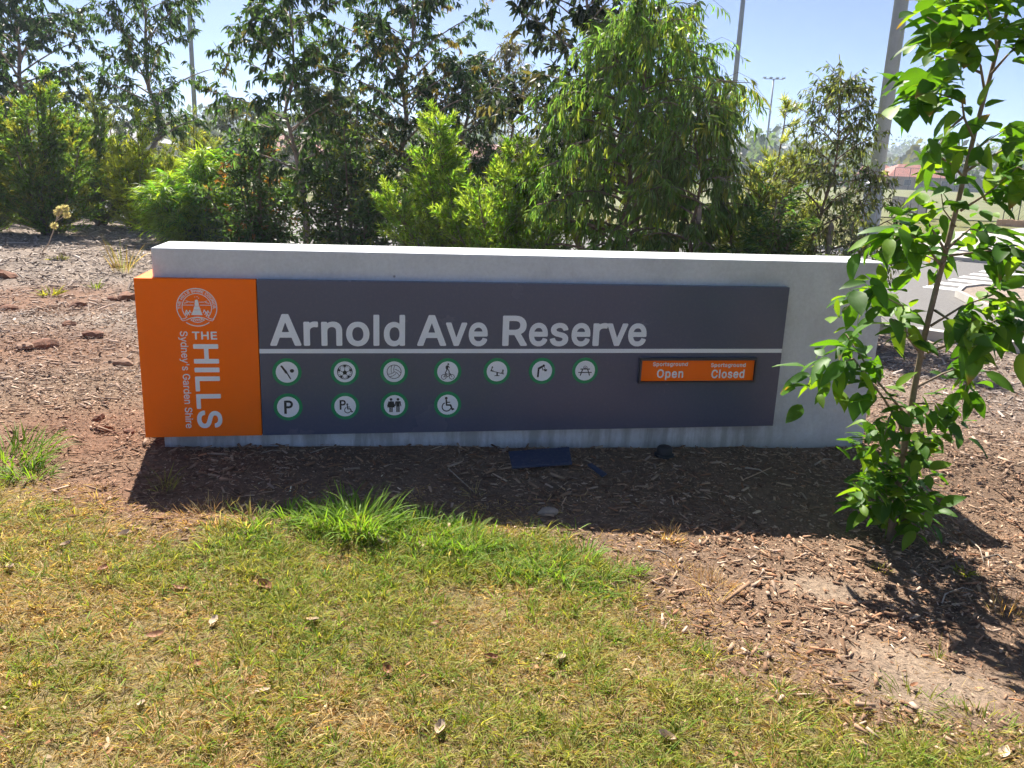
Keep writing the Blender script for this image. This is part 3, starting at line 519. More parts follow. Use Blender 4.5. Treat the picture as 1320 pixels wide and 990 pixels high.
def text_mesh(name, body, cap, depth=0.0012, weight='bold', track=0.0, xform=None, fit=None, only=None):
    """letters as one mesh in the x-z plane, baseline at z=0, facing -y; cap = capital height; fit = (x0, x1) stretches to that span"""
    cu = bpy.data.curves.new(name, 'CURVE'); cu.dimensions = '2D'; cu.fill_mode = 'BOTH'
    lo, hi = (-39/2000., 1056/2000.) if weight == 'bold' else (-12/2000., 1030/2000.)
    k = cap/(hi - lo); x = 0.0; G = GLYPHS[weight]
    xs = []
    for ci, ch in enumerate(body):
        if ch == ' ': x += 0.21 + track; continue
        adv, sps = G[ch]
        for sp in sps: xs += [x + v_/2000. for v_ in sp[0::2]]
        for sp in (sps if only is None or only[0] <= ci < only[1] else ()):
            s = cu.splines.new('POLY'); s.points.add(len(sp)//2 - 1); s.use_cyclic_u = True
            for j, bp in enumerate(s.points): bp.co = (x + sp[2*j]/2000., sp[2*j+1]/2000., 0, 1)
        x += adv/2000. + track
    o = bpy.data.objects.new(name, cu); COL.objects.link(o)
    me = bpy.data.meshes.new_from_object(o.evaluated_get(bpy.context.evaluated_depsgraph_get()))
    bpy.data.objects.remove(o); bpy.data.curves.remove(cu)
    co = np.zeros(len(me.vertices)*3); me.vertices.foreach_get('co', co); co = co.reshape(-1, 3)
    X, Z = co[:, 0]*k, (co[:, 1] - lo)*k
    if fit: X = fit[0] + (X - min(xs)*k)*(fit[1]-fit[0])/((max(xs) - min(xs))*k)
    if xform: X, Z = xform(X, Z)
    co = np.stack([X, np.zeros_like(X), Z], 1); me.vertices.foreach_set('co', co.ravel().astype(np.float32)); me.update()
    bm = bmesh.new(); bm.from_mesh(me)
    bmesh.ops.remove_doubles(bm, verts=bm.verts, dist=1e-6)
    bm.normal_update()
    flip = [f for f in bm.faces if f.normal.y > 0]
    if flip: bmesh.ops.reverse_faces(bm, faces=flip)
    r = bmesh.ops.extrude_face_region(bm, geom=list(bm.faces))
    bmesh.ops.translate(bm, verts=[q for q in r['geom'] if isinstance(q, bmesh.types.BMVert)], vec=(0, -depth, 0))
    bm.normal_update(); bmesh.ops.recalc_face_normals(bm, faces=list(bm.faces)); bm.to_mesh(me); bm.free()
    me.materials.clear()
    return me

# flat shapes for pictograms, in the x-z plane
class Flat:
    def __init__(s): s.p = []
    def poly(s, pts): s.p.append([tuple(q) for q in pts]); return s
    def disc(s, x, z, r, n=20, sx=1.0): return s.poly([(x + r*sx*math.cos(2*math.pi*k/n), z + r*math.sin(2*math.pi*k/n)) for k in range(n)])
    def line(s, pts, w):
        for (a, b) in zip(pts[:-1], pts[1:]):
            d = np.array(b, float) - np.array(a, float); l = np.linalg.norm(d) + 1e-9; d /= l; nn = np.array([-d[1], d[0]])*w/2; e = d*w*0.25
            s.poly([a - nn - e, b - nn + e, b + nn + e, a + nn - e])
        return s
    def arc(s, x, z, r, a0, a1, w, n=24):
        A = [math.radians(a0 + (a1-a0)*k/n) for k in range(n+1)]
        for p, q in zip(A[:-1], A[1:]):
            s.poly([(x+(r-w/2)*math.cos(p), z+(r-w/2)*math.sin(p)), (x+(r+w/2)*math.cos(p), z+(r+w/2)*math.sin(p)), (x+(r+w/2)*math.cos(q), z+(r+w/2)*math.sin(q)), (x+(r-w/2)*math.cos(q), z+(r-w/2)*math.sin(q))])
        return s
    def build(s, name, mat, parent, k=1.0, ox=0, oz=0, y=0.0, depth=0.001):
        w = MB()
        for i, p in enumerate(s.p):
            dd = depth + 0.00004*(i % 7); n = len(p)
            a = sum(p[j][0]*p[(j+1) % n][1] - p[(j+1) % n][0]*p[j][1] for j in range(n))
            q = p if a > 0 else p[::-1]
            vs = [(ox + x*k, y, oz + z*k) for x, z in q] + [(ox + x*k, y - dd, oz + z*k) for x, z in q]
            w.add(vs, [tuple(n + j for j in range(n))] + [(j, (j+1) % n, n + (j+1) % n, n + j) for j in range(n)])
        return w.build(name, mat, parent)

# ------------------------------------------------------------------ the entrance sign
sign = tag(empty('entrance_sign', (SX, SY, 0.0), SPSI), 'long concrete entrance sign with orange and charcoal panels reading Arnold Ave Reserve', 'sign')
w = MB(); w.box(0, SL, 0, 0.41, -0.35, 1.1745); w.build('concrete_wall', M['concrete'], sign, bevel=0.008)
FT = -0.05                                           # panel face
PT, PB, S0, SD, S1 = 1.0241, 0.1714, -0.0803, 0.5184, 3.5427
w = MB()                                             # L-shaped: front sheet and the return along the wall's end
L_ = [(S0, FT), (SD, FT), (SD, -0.003), (-0.004, -0.003), (-0.004, 0.40), (S0, 0.40)]
w.prism(L_, PB, PT); orange = w.build('orange_panel', M['orange'], sign, bevel=0.002)
w = MB(); w.box(SD + 0.004, S1, FT, -0.003, PB, PT); dark = w.build('name_panel', M['charcoal'], sign, bevel=0.002)
# name, letter by letter
def sx_of(px, py=446):                              # place along the panel of a photo column
    d = ray(px, py); o = np.array([0, 0, EYE]); nn = np.array([SN[0], SN[1], 0]); p0 = np.array([SX, SY, 0]) + nn*FT
    q = o + d*(((p0-o) @ nn)/(d @ nn)) - p0; return q[0]*SU[0] + q[1]*SU[1]
spans = [('A',348.5,388.8),('r',391.8,410.5),('n',414.5,441.4),('o',446.4,476.3),('l',481.4,489.1),('d',494.8,522),('A',537.6,575),('v',574.4,601.5),('e',603.8,628),
         ('R',647.1,679),('e',681.2,705.2),('s',708.2,731.8),('e',735.8,759.8),('r',763.3,781.5),('v',781.1,807.6),('e',808.6,831.9)]
for ch, a, b in spans:
    me = text_mesh('letter', ch, 0.172, 0.004, fit=(sx_of(a), sx_of(b)))
    o = link('letter', me, M['letter'], dark, (0, FT - 0.0006, 0.673))
w = MB(); w.box(SD + 0.004, S1 - 0.003, FT - 0.0022, FT - 0.0004, 0.6315, 0.6555); w.build('rule_line', M['letter'], dark)
# council name, turned to read downwards
down = lambda x0, z0: (lambda X, Z: (x0 + Z, z0 - X))
for j in range(3):
    link('letter', text_mesh('letter', 'THE', 0.042, 0.002, track=0.03, fit=(0.187, 0.311), only=(j, j+1)), M['letter'], orange, (0, FT - 0.0006, 0.7065))
for j in range(5):
    link('letter', text_mesh('letter', 'HILLS', 0.126, 0.002, track=0.01, fit=(0.0, 0.462), xform=down(0.1885, 0.6815), only=(j, j+1)), M['letter'], orange, (0, FT - 0.0006, 0))
line_ = "Sydney's Garden Shire"
for a_, b_ in ((0, 8), (9, 15), (16, 21)):
    tag(link('word', text_mesh('word', line_, 0.037, 0.002, 'medium', fit=(0.0, 0.530), xform=down(0.1275, 0.7505), only=(a_, b_)), M['letter'], orange, (0, FT - 0.0006, 0)), "the word %s turned to read downwards" % line_[a_:b_])
# crest
CX, CZ, CR = 0.2185, 0.876, 0.099
f = Flat(); f.arc(CX, CZ, CR, -38, 218, 0.0042, 60); f.arc(CX, CZ, CR*0.735, -45, 225, 0.0035, 60)
f.arc(CX, CZ - 0.005, CR*0.94, 232, 308, 0.0045, 20)
for a0, a1, rr in ((58, 122, 1.05),): f.arc(CX, CZ - 0.155, CR*rr, a0, a1, 0.004, 16)
f.line([(CX-0.082, CZ-0.062), (CX-0.066, CZ-0.060), (CX-0.052, CZ-0.052)], 0.0035).line([(CX+0.082, CZ-0.062), (CX+0.066, CZ-0.060), (CX+0.052, CZ-0.052)], 0.0035)
f.line([(CX-0.082, CZ-0.062), (CX-0.074, CZ-0.070), (CX-0.060, CZ-0.068)], 0.003).line([(CX+0.082, CZ-0.062), (CX+0.074, CZ-0.070), (CX+0.060, CZ-0.068)], 0.003)
f.line([(CX-0.070, CZ+0.012), (CX-0.016, CZ+0.012)], 0.003).line([(CX+0.016, CZ+0.012), (CX+0.070, CZ+0.012)], 0.003)
f.line([(CX-0.052, CZ+0.034), (CX-0.034, CZ+0.028), (CX-0.014, CZ+0.028)], 0.003).line([(CX+0.052, CZ+0.034), (CX+0.034, CZ+0.028), (CX+0.014, CZ+0.028)], 0.003)
f.line([(CX-0.062, CZ+0.022), (CX-0.044, CZ+0.026)], 0.003).line([(CX+0.062, CZ+0.022), (CX+0.044, CZ+0.026)], 0.003)
f.poly([(CX-0.011, CZ+0.008), (CX+0.011, CZ+0.008), (CX+0.008, CZ+0.036), (CX+0.003, CZ+0.041), (CX-0.003, CZ+0.041), (CX-0.008, CZ+0.036)])
f.poly([(CX-0.018, CZ-0.012), (CX+0.018, CZ-0.012), (CX+0.012, CZ+0.006), (CX-0.012, CZ+0.006)])
f.poly([(CX-0.030, CZ-0.040), (CX+0.026, CZ-0.040), (CX+0.018, CZ-0.014), (CX-0.018, CZ-0.014)])
for dx, dz in ((-0.052,-0.022),(-0.044,-0.034),(0.044,-0.030),(0.054,-0.024),(-0.036,-0.024),(0.036,-0.020),(0.050,-0.040),(-0.054,-0.036)):
    f.line([(CX+dx-0.006, CZ+dz-0.008), (CX+dx, CZ+dz+0.008), (CX+dx+0.006, CZ+dz-0.006)], 0.004)
for dx, dz in ((-0.008,0.055),(0.004,0.056),(0.011,0.049)): f.disc(CX+dx, CZ+dz, 0.0022, 8)
f.line([(CX-0.034, CZ-0.066), (CX-0.016, CZ-0.056), (CX, CZ-0.053), (CX+0.016, CZ-0.056), (CX+0.034, CZ-0.066)], 0.0035)
f.line([(CX-0.034, CZ-0.066), (CX-0.016, CZ-0.076), (CX, CZ-0.079), (CX+0.016, CZ-0.076), (CX+0.034, CZ-0.066)], 0.0035)
for dx in (-0.018, -0.009, 0.0, 0.009, 0.018): f.line([(CX+dx-0.003, CZ-0.069), (CX+dx+0.003, CZ-0.062)], 0.004)
tag(f.build('crest', M['letter'], orange, y=FT - 0.0005, depth=0.0012), 'round council crest in pale line work')
Rt = CR*0.80
def arc_text(X, Z):
    a = math.radians(186) - (X/0.50)*math.radians(192); r = Rt + Z
    return CX + r*np.cos(a), CZ + r*np.sin(a)
me = text_mesh('lettering', 'THE HILLS SHIRE COUNCIL', 0.0148, 0.0012, track=0.03, fit=(0.0, 0.50), xform=arc_text); tag(link('lettering', me, M['letter'], orange, (0, FT - 0.0006, 0)), 'the words THE HILLS SHIRE COUNCIL bent round the crest')

# pictograms: green disc > white face > black symbol
def wheelchair(f, x, z, k):
    f.disc(x-0.05*k, z+0.62*k, 0.13*k, 14)
    f.line([(x-0.04*k, z+0.45*k), (x, z-0.05*k), (x+0.36*k, z-0.05*k), (x+0.55*k, z-0.5*k), (x+0.68*k, z-0.44*k)], 0.15*k)
    f.line([(x-0.02*k, z+0.22*k), (x+0.3*k, z+0.22*k)], 0.10*k); f.arc(x, z-0.22*k, 0.42*k, 115, 340, 0.10*k, 20)
def person(f, x, z, k, skirt):
    f.disc(x, z+0.56*k, 0.13*k, 14)
    if skirt: f.poly([(x-0.13*k, z+0.38*k), (x-0.36*k, z-0.22*k), (x+0.36*k, z-0.22*k), (x+0.13*k, z+0.38*k)])
    else: f.poly([(x-0.17*k, z+0.38*k), (x-0.17*k, z-0.15*k), (x+0.17*k, z-0.15*k), (x+0.17*k, z+0.38*k)])
    for sg in (-1, 1):
        f.line([(x+sg*0.09*k, z-0.15*k), (x+sg*0.09*k, z-0.66*k)], 0.13*k)
        f.line([(x+sg*0.2*k, z+0.34*k), (x+sg*(0.33 if skirt else 0.27)*k, z-0.08*k)], 0.09*k)
def sym_cricket(f):
    f.poly([(-0.56, 0.56), (-0.42, 0.64), (0.06, -0.02), (-0.02, -0.16), (-0.14, -0.10)]); f.line([(0.0, -0.08), (0.30, -0.62)], 0.11)
    f.disc(0.44, 0.12, 0.17, 16, 1.1)
def sym_soccer(f):
    f.arc(0, 0, 0.66, 0, 360, 0.06, 36); f.poly([(0.22*math.cos(math.radians(90+72*k)), -0.06+0.22*math.sin(math.radians(90+72*k))) for k in range(5)])
    for k in range(5):
        a = math.radians(90+72*k); f.line([(0.22*math.cos(a), -0.06+0.22*math.sin(a)), (0.46*math.cos(a), 0.44*math.sin(a))], 0.05)
        b = math.radians(90+72*k); f.poly([(0.65*math.cos(b-0.3), 0.65*math.sin(b-0.3)), (0.65*math.cos(b+0.3), 0.65*math.sin(b+0.3)), (0.44*math.cos(b), 0.44*math.sin(b))])
        f.line([(0.46*math.cos(a), 0.46*math.sin(a)), (0.56*math.cos(a+0.5), 0.56*math.sin(a+0.5))], 0.045); f.line([(0.46*math.cos(a), 0.46*math.sin(a)), (0.56*math.cos(a-0.5), 0.56*math.sin(a-0.5))], 0.045)
def sym_volley(f):
    f.arc(0, 0, 0.64, 0, 360, 0.055, 36)
    for k in range(3):
        a = math.radians(120*k + 20)
        for r, w_ in ((0.62, 0.045), (0.86, 0.04)):
            cx_, cz_ = 0.62*math.cos(a), 0.62*math.sin(a)
            for j in range(14):
                p = [math.radians(math.degrees(a) + 180 - 62 + 62*(j+q)/14.0) for q in (0, 1)]
                pts = [(cx_ + r*math.cos(b), cz_ + r*math.sin(b)) for b in p]
                if all(math.hypot(*q) < 0.64 for q in pts): f.line(pts, w_)
def sym_walkbike(f):
    f.disc(0.04, 0.72, 0.09, 12); f.poly([(-0.12, 0.22), (0.0, 0.2), (0.1, 0.58), (-0.08, 0.62), (-0.2, 0.5), (-0.2, 0.34)]); f.line([(0.0, 0.24), (0.12, 0.08), (0.14, -0.14)], 0.09); f.line([(-0.05, 0.26), (-0.14, 0.04), (-0.22, -0.12)], 0.09); f.line([(0.06, 0.54), (0.16, 0.36)], 0.06)
    for x in (-0.36, 0.40): f.arc(x, -0.50, 0.23, 0, 360, 0.05, 20)
    f.line([(-0.36, -0.50), (-0.2, -0.24), (0.26, -0.24), (0.02, -0.5), (-0.2, -0.24)], 0.05); f.line([(0.02, -0.5), (-0.36, -0.5)], 0.05); f.line([(0.4, -0.5), (0.24, -0.18), (0.14, -0.15)], 0.05); f.line([(-0.24, -0.18), (-0.1, -0.18)], 0.06)
def sym_seesaw(f):
    f.line([(-0.62, 0.06), (0.66, -0.26)], 0.07); f.line([(0.02, -0.1), (0.02, -0.36)], 0.14); f.line([(-0.2, -0.42), (0.24, -0.42)], 0.07)
    f.disc(-0.46, 0.40, 0.08, 12); f.line([(-0.48, 0.30), (-0.56, 0.10), (-0.36, 0.04)], 0.09); f.disc(0.56, 0.10, 0.08, 12); f.line([(0.57, 0.0), (0.56, -0.24)], 0.11); f.line([(0.5, -0.04), (0.4, -0.14)], 0.05)
def sym_drink(f):
    f.line([(-0.38, -0.56), (-0.34, 0.28)], 0.17); f.line([(-0.34, 0.24), (0.0, 0.44)], 0.20); f.line([(-0.02, 0.40), (0.10, 0.06)], 0.08); f.disc(0.14, 0.52, 0.12, 14); f.poly([(0.12, 0.20), (0.50, 0.16), (0.44, -0.02), (0.26, -0.04)]); f.line([(0.2, 0.4), (0.30, 0.22)], 0.05)
def sym_picnic(f):
    f.line([(-0.46, 0.16), (0.46, 0.16)], 0.09); f.line([(-0.64, -0.18), (0.64, -0.18)], 0.09); f.line([(-0.24, 0.16), (-0.46, -0.46)], 0.10); f.line([(0.24, 0.16), (0.46, -0.46)], 0.10); f.arc(0, 0.26, 0.2, 0, 180, 0.04, 14); f.line([(-0.16, 0.22), (0.16, 0.22)], 0.06); f.line([(-0.1, 0.32), (0.1, 0.32)], 0.04)
def sym_p(f): f.line([(-0.24, -0.58), (-0.24, 0.54)], 0.22); f.arc(0.06, 0.25, 0.27, -90, 90, 0.20, 18); f.line([(-0.2, 0.52), (0.08, 0.52)], 0.20); f.line([(-0.2, -0.02), (0.08, -0.02)], 0.20)
def sym_paccess(f):
    f.line([(-0.42, -0.28), (-0.42, 0.54)], 0.16); f.arc(-0.2, 0.34, 0.19, -90, 90, 0.14, 16); f.line([(-0.4, 0.53), (-0.19, 0.53)], 0.14); f.line([(-0.4, 0.15), (-0.19, 0.15)], 0.14); wheelchair(f, 0.22, -0.22, 0.66)
def sym_wc(f): person(f, -0.32, 0.02, 0.98, True); person(f, 0.32, 0.02, 0.98, False)
def sym_access(f): wheelchair(f, -0.1, 0.02, 1.0)
picts = [(0.6617,0.5278,sym_cricket,'cricket bat and ball pictogram'),(0.9677,0.5278,sym_soccer,'soccer ball pictogram'),(1.2346,0.5272,sym_volley,'volleyball pictogram'),(1.5313,0.5262,sym_walkbike,'walker and bicycle pictogram'),(1.8106,0.5264,sym_seesaw,'seesaw pictogram'),(2.0711,0.5270,sym_drink,'drinking tap pictogram'),(2.3254,0.5278,sym_picnic,'picnic table pictogram'),
         (0.662,0.3320,sym_p,'parking pictogram with letter P'),(0.9672,0.3325,sym_paccess,'accessible parking pictogram'),(1.2371,0.3345,sym_wc,'toilets pictogram with two figures'),(1.5347,0.3340,sym_access,'wheelchair pictogram')]
for s_, z_, fn, lab in picts:
    g = tag(Flat().disc(s_, z_, 0.0765, 48).build('pictogram', M['green'], sign, y=FT - 0.0005, depth=0.0025), lab)
    Flat().disc(s_, z_, 0.0585, 48).build('disc_face', M['white'], g, y=FT - 0.0033, depth=0.0008)
    f = Flat(); fn(f); f.build('symbol', M['black'], g, k=0.060, ox=s_, oz=z_, y=FT - 0.0043, depth=0.0006)
# open / closed slider: raised dark frame with an orange face set back in it
a0, a1, b0, b1 = 2.648, 3.380, 0.452, 0.604
w = MB(); w.box(a0+0.013, a1-0.012, FT - 0.010, FT - 0.0008, b0+0.012, b1-0.016); face = tag(w.build('status_face', M['orange'], sign), 'orange open and closed notice face')
for (p, q, r_, t_) in ((a0, a1, b1-0.014, b1), (a0, a1, b0, b0+0.010), (a0, a0+0.011, b0+0.0102, b1-0.0142), (a1-0.010, a1, b0+0.0102, b1-0.0142)):
    w = MB(); w.box(p, q, FT - 0.026, FT - 0.0006, r_, t_); w.build('status_frame', M['frame'], sign, bevel=0.001)
for body, cap, x0, x1, z in (('Sportsground', 0.0235, 2.731, 2.946, 0.5545), ('Open', 0.052, 2.760, 2.923, 0.4835), ('Sportsground', 0.0235, 3.092, 3.312, 0.5475), ('Closed', 0.052, 3.100, 3.310, 0.4795)):
    me = text_mesh('lettering', body, cap, 0.0012, track=0.05, fit=(x0, x1)); tag(link('lettering', me, M['letter'], face, (0, FT - 0.0105, z)), 'the word ' + body)

# ------------------------------------------------------------------ foliage builders
def unit(v): return v/(np.linalg.norm(v, axis=-1, keepdims=True) + 1e-9)
def blades(P, D, Ln, Wd, cols, rng, bend=0.25, up=None, face=None, mid=0.45, tip=None):
    """leaf strips: base point, widest place, shoulder, tip; bent along their length. returns V, counts, idx, colours"""
    n = len(P); D = unit(D); g = np.array([0, 0, -1.0]) if up is None else up
    S = np.cross(D, face if face is not None else unit(rng.normal(0, 1, (n, 3)))); S = unit(S)
    Bn = unit(g - D*np.sum(D*g, 1, keepdims=True))
    Ln = np.asarray(Ln)[:, None]; Wd = np.asarray(Wd)[:, None]; b = (np.asarray(bend)*np.ones(n))[:, None]
    def pt(t): return P + D*Ln*t*(1 - 0.25*b*t*t) + Bn*Ln*b*t*t
    m1, m2 = pt(mid*0.75), pt(0.72)
    V = np.stack([P, m1 - S*Wd*.5, m1 + S*Wd*.5, m2 - S*Wd*.36, m2 + S*Wd*.36, pt(1.0)], 1).reshape(-1, 3)
    base = (np.arange(n)*6)[:, None]
    idx = (base + np.array([0, 2, 1, 1, 2, 4, 3, 3, 4, 5])).ravel()
    counts = np.tile(np.array([3, 4, 3]), n)
    C = np.repeat(cols, 6, 0).reshape(n, 6, 3)
    if tip is not None: C[:, 5] = tip
    return V, counts, idx, C.reshape(-1, 3)
def needles(P, D, Ln, Wd, cols, rng):
    """slim leaves for fine foliage: one diamond each"""
    n = len(P); D = unit(D); S = unit(np.cross(D, unit(rng.normal(0, 1, (n, 3))))); Ln = np.asarray(Ln)[:, None]; Wd = np.asarray(Wd)[:, None]
    m_ = P + D*Ln*.45
    V = np.stack([P, m_ + S*Wd*.5, P + D*Ln, m_ - S*Wd*.5], 1).reshape(-1, 3)
    return V, np.full(n, 4), np.arange(n*4), np.repeat(cols, 4, 0)
def merge(parts):
    Vs, Cn, Ix, Cs = [], [], [], []; o = 0
    for V, c, i, col in parts: Vs.append(V); Cn.append(c); Ix.append(i + o); Cs.append(col); o += len(V)
    return np.concatenate(Vs), np.concatenate(Cn), np.concatenate(Ix), np.concatenate(Cs)
def bez(p0, p1, p2, n):
    t = np.linspace(0, 1, n)[:, None]; return (1-t)**2*p0 + 2*t*(1-t)*p1 + t*t*p2

def colours(rng, n, base, var=0.28, young=None, py=0.0):
    c = np.array(base)[None]*np.exp(rng.normal(0, var, (n, 1)))*np.exp(rng.normal(0, 0.10, (n, 3)))
    if young is not None:
        k = rng.random(n) < py; c[k] = np.array(young)*np.exp(rng.normal(0, 0.2, (k.sum(), 1)))
    return np.clip(c, 0.004, 0.85)

def woody(name, label, base, h, rc, kind, seed, tint, young=None, py=0.06, nleaf=4000, tr=0.04, cb=0.25, lean=(0, 0), leaf=(0.13, 0.028), group='trees and shrubs behind the sign', cat='tree', bark='gumbark', nlimb=24, squash=1.0):
    """a tree or shrub: tapered trunk, limbs, twigs, and a crown of single leaves set along the twigs"""
    rng = np.random.default_rng(seed)
    root = tag(empty(name, tuple(base)), label, cat, group)
    tw = []                                          # twigs: (polyline)
    trunk = MB(); limbs = MB()
    top = np.array([lean[0], lean[1], h*0.97])
    stems = 1 if kind in ('gum', 'weep', 'cone') else max(5, nlimb//4)
    if stems == 1:
        k = 9; tp = np.array([top*t for t in np.linspace(0, 1, k)]); tp[1:-1, :2] += rng.normal(0, 0.018*h, (k-2, 2)); tp[0, 2] = -0.15
        trunk.tube(tp, [tr*(1 - 0.86*t)*(1.25 if i == 0 else 1) for i, t in enumerate(np.linspace(0, 1, k))], 7)
        def on(f): q = f*(k-1); i = min(int(q), k-2); return tp[i] + (tp[i+1]-tp[i])*(q-i)
        for j in range(nlimb):
            f = cb + (0.985-cb)*((j + rng.random())/nlimb); g = (f-cb)/(1-cb)
            if kind == 'gum': prof = 0.30 + 0.85*math.sin(math.pi*min(1, 0.18 + g*0.86))**0.8
            elif kind == 'cone': prof = (1.02 - g)**0.7
            else: prof = 0.38 + 0.75*math.sin(math.pi*min(1, 0.26 + g*0.72))**0.9
            ln = rc*prof*rng.uniform(.65, 1.12); az = j*2.39996 + rng.normal(0, .35); p0 = on(f)
            rise = {'gum': rng.uniform(.35, 1.0), 'weep': rng.uniform(.25, .7), 'cone': rng.uniform(.2, .75)}[kind]
            d = np.array([math.cos(az), math.sin(az), 0]); p1 = p0 + d*ln*.55 + [0, 0, ln*rise*.6]
            p2 = p0 + d*ln + [0, 0, ln*(rise*.75 if kind != 'weep' else rise*.2)]
            lp = bez(p0, p1, p2, 6); limbs.tube(lp, [tr*(1-f)*.5*(1-.8*t) + 0.004 for t in np.linspace(0, 1, 6)], 5)
            for q in range({'gum': 14, 'cone': 16, 'weep': 17}[kind]):
                t = rng.uniform(.18, 1.0); i = min(int(t*5), 4); b = lp[i] + (lp[i+1]-lp[i])*(t*5-i)
                if kind == 'weep': dd = unit(d*rng.uniform(.1, .7) + rng.normal(0, .30, 3) + [0, 0, -0.55]); l2 = rng.uniform(.22, .62)*min(1.0, b[2]*0.45)
                elif kind == 'cone': dd = unit(d*.8 + rng.normal(0, .5, 3) + [0, 0, .55]); l2 = rng.uniform(.16, .30) + .16*ln*rng.random()
                else: dd = unit(d*.7 + rng.normal(0, .6, 3) + [0, 0, .15]); l2 = rng.uniform(.25, .6)*min(1, .45 + .35*ln)
                e = b + dd*l2 + [0, 0, -0.12*l2 if kind == 'gum' else 0]
                tw.append((b, (b+e)/2 + [0, 0, .10*l2 if kind != 'weep' else .22*l2], e)); limbs.tube([b, (b+e)/2 + [0, 0, .10*l2 if kind != 'weep' else .22*l2], e], [0.0032, 0.0024, 0.0014], 3, False)
    else:
        st = MB()
        for j in range(stems):
            az = j*2.39996 + rng.normal(0, .3); r = rc*rng.uniform(.04, .86)**.8; hh = h*rng.uniform(.80, 1.02)*(1 - 0.62*(r/rc)**1.3)
            if j == 0: r, hh = rc*.08, h
            p0 = np.array([rng.normal(0, .05), rng.normal(0, .05), -0.1]); d = np.array([math.cos(az), math.sin(az), 0])
            p2 = np.array([lean[0], lean[1], 0]) + d*r + [0, 0, hh]; p1 = d*r*.75 + [0, 0, hh*.5]
            lp = bez(p0, p1, p2, 9); (trunk if j < 3 else limbs).tube(lp, [tr*(1-.85*t) + .003 for t in np.linspace(0, 1, 9)], 5)
            for q in range(46):
                t = rng.uniform(.03, 1.0); i = min(int(t*8), 7); b = lp[i] + (lp[i+1]-lp[i])*(t*8-i)
                az2 = rng.uniform(0, 2*math.pi); oo = np.array([math.cos(az2), math.sin(az2), 0]) + d*.5
                l2 = (rc*.55*(1-t) + rc*.16 + .08)*rng.uniform(.55, 1.15)
                if kind == 'feather': dd = unit(oo*.75 + [0, 0, rng.uniform(.3, 1.0)])
                elif kind == 'wattle': dd = unit(oo + [0, 0, rng.uniform(.1, .7)])
                else: dd = unit(oo + [0, 0, rng.uniform(-.1, .6)])
                e = b + dd*l2; e[2] = max(e[2], 0.05); mid_ = (b+e)/2 + [0, 0, -.06*l2]
                if math.hypot(e[0], e[1]) > rc*1.15: continue
                tw.append((b, mid_, e)); limbs.tube([b, mid_, e], [0.006, 0.004, 0.0018], 3, False)
    trunk.build('trunk', M[bark], root, True); limbs.build('branches', M[bark], root)
    T0 = np.array([t[0] for t in tw]); T1 = np.array([t[1] for t in tw]); T2 = np.array([t[2] for t in tw])
    k = rng.integers(0, len(tw), nleaf); t = (rng.random(nleaf)**0.75)[:, None]*0.95 + 0.05
    Pn = (1-t)**2*T0[k] + 2*t*(1-t)*T1[k] + t*t*T2[k]; ax = unit(T2[k] - T0[k])
    ln = leaf[0]*rng.uniform(.6, 1.25, nleaf); wd = leaf[1]*rng.uniform(.7, 1.25, nleaf)
    R = rng.normal(0, 1, (nleaf, 3))
    if kind == 'gum': D = ax*.5 + R*.5 + np.array([0, 0, -0.75]); bend = rng.uniform(0, .35, nleaf)
    elif kind == 'weep': D = ax*.5 + R*.42 + np.array([0, 0, -0.6]); bend = rng.uniform(.0, .5, nleaf)
    elif kind in ('feather', 'cone'): D = ax*1.0 + R*.55 + np.array([0, 0, .15]); bend = rng.uniform(-.1, .2, nleaf)
    elif kind == 'wattle': D = ax*.9 + R*.38 + np.array([0, 0, .35]); bend = rng.uniform(.35, .95, nleaf)
    else: D = ax*.4 + R*.7; bend = rng.uniform(0, .4, nleaf)
    cols = colours(rng, nleaf, tint, .28, young, 0)
    if young is not None:                            # young growth sits at the twig ends, on whole twigs at a time
        yk = rng.random(len(tw)) < py*2.2; pick = yk[k] & (t[:, 0] > .35); cols[pick] = np.array(young)*np.exp(rng.normal(0, .22, (pick.sum(), 1)))
    V, c, i, C = needles(Pn, D, ln, wd, cols, rng) if kind in ('feather', 'cone') else blades(Pn, D, ln, wd, cols, rng, bend)
    V[:, 2] = np.maximum(V[:, 2], 0.02)
    link('crown', mesh_np('crown', V, c, i, C), M['leaf'], root)
    return root
def bed(px, off, dx=0.0):
    """place in the garden bed: photo column, metres in front of the kerb"""
    d = ray(px, 235); r = d[0]/d[1]; Y = (13.04 - off*1.31)/(1 + 0.843*r); X = r*Y
    return np.array([X, Y, float(height(X, Y)) - 0.02])
def top_h(px, py, b): return float(at(px, py, b[1])[2] - b[2])

GUM = (0.042, 0.080, 0.036); GUM2 = (0.054, 0.100, 0.040); BLUE = (0.046, 0.080, 0.050)
RED = (0.10, 0.095, 0.045); LIME = (0.17, 0.25, 0.035); YEL = (0.30, 0.30, 0.06)
b = bed(40, .2);  woody('gum_tree', 'tall dark gum cut by the top left corner of the photo', b, top_h(40, -90, b), 2.0, 'gum', 1, GUM, RED, .02, 18000, .10, .30, leaf=(.19, .046), nlimb=50)
b = bed(-20, -1);  woody('gum_tree', 'dark gum at the far left edge behind the feathery shrubs', b, top_h(0, -60, b), 1.9, 'gum', 41, GUM, RED, .02, 12000, .10, .30, leaf=(.19, .046), nlimb=40)
b = bed(205, -.6);  woody('gum_tree', 'tall thin gum, second from the left, with a light pole behind it', b, top_h(190, -90, b), 1.3, 'gum', 2, GUM2, RED, .02, 10500, .085, .30, leaf=(.17, .036), nlimb=36, lean=(-.2, 0))
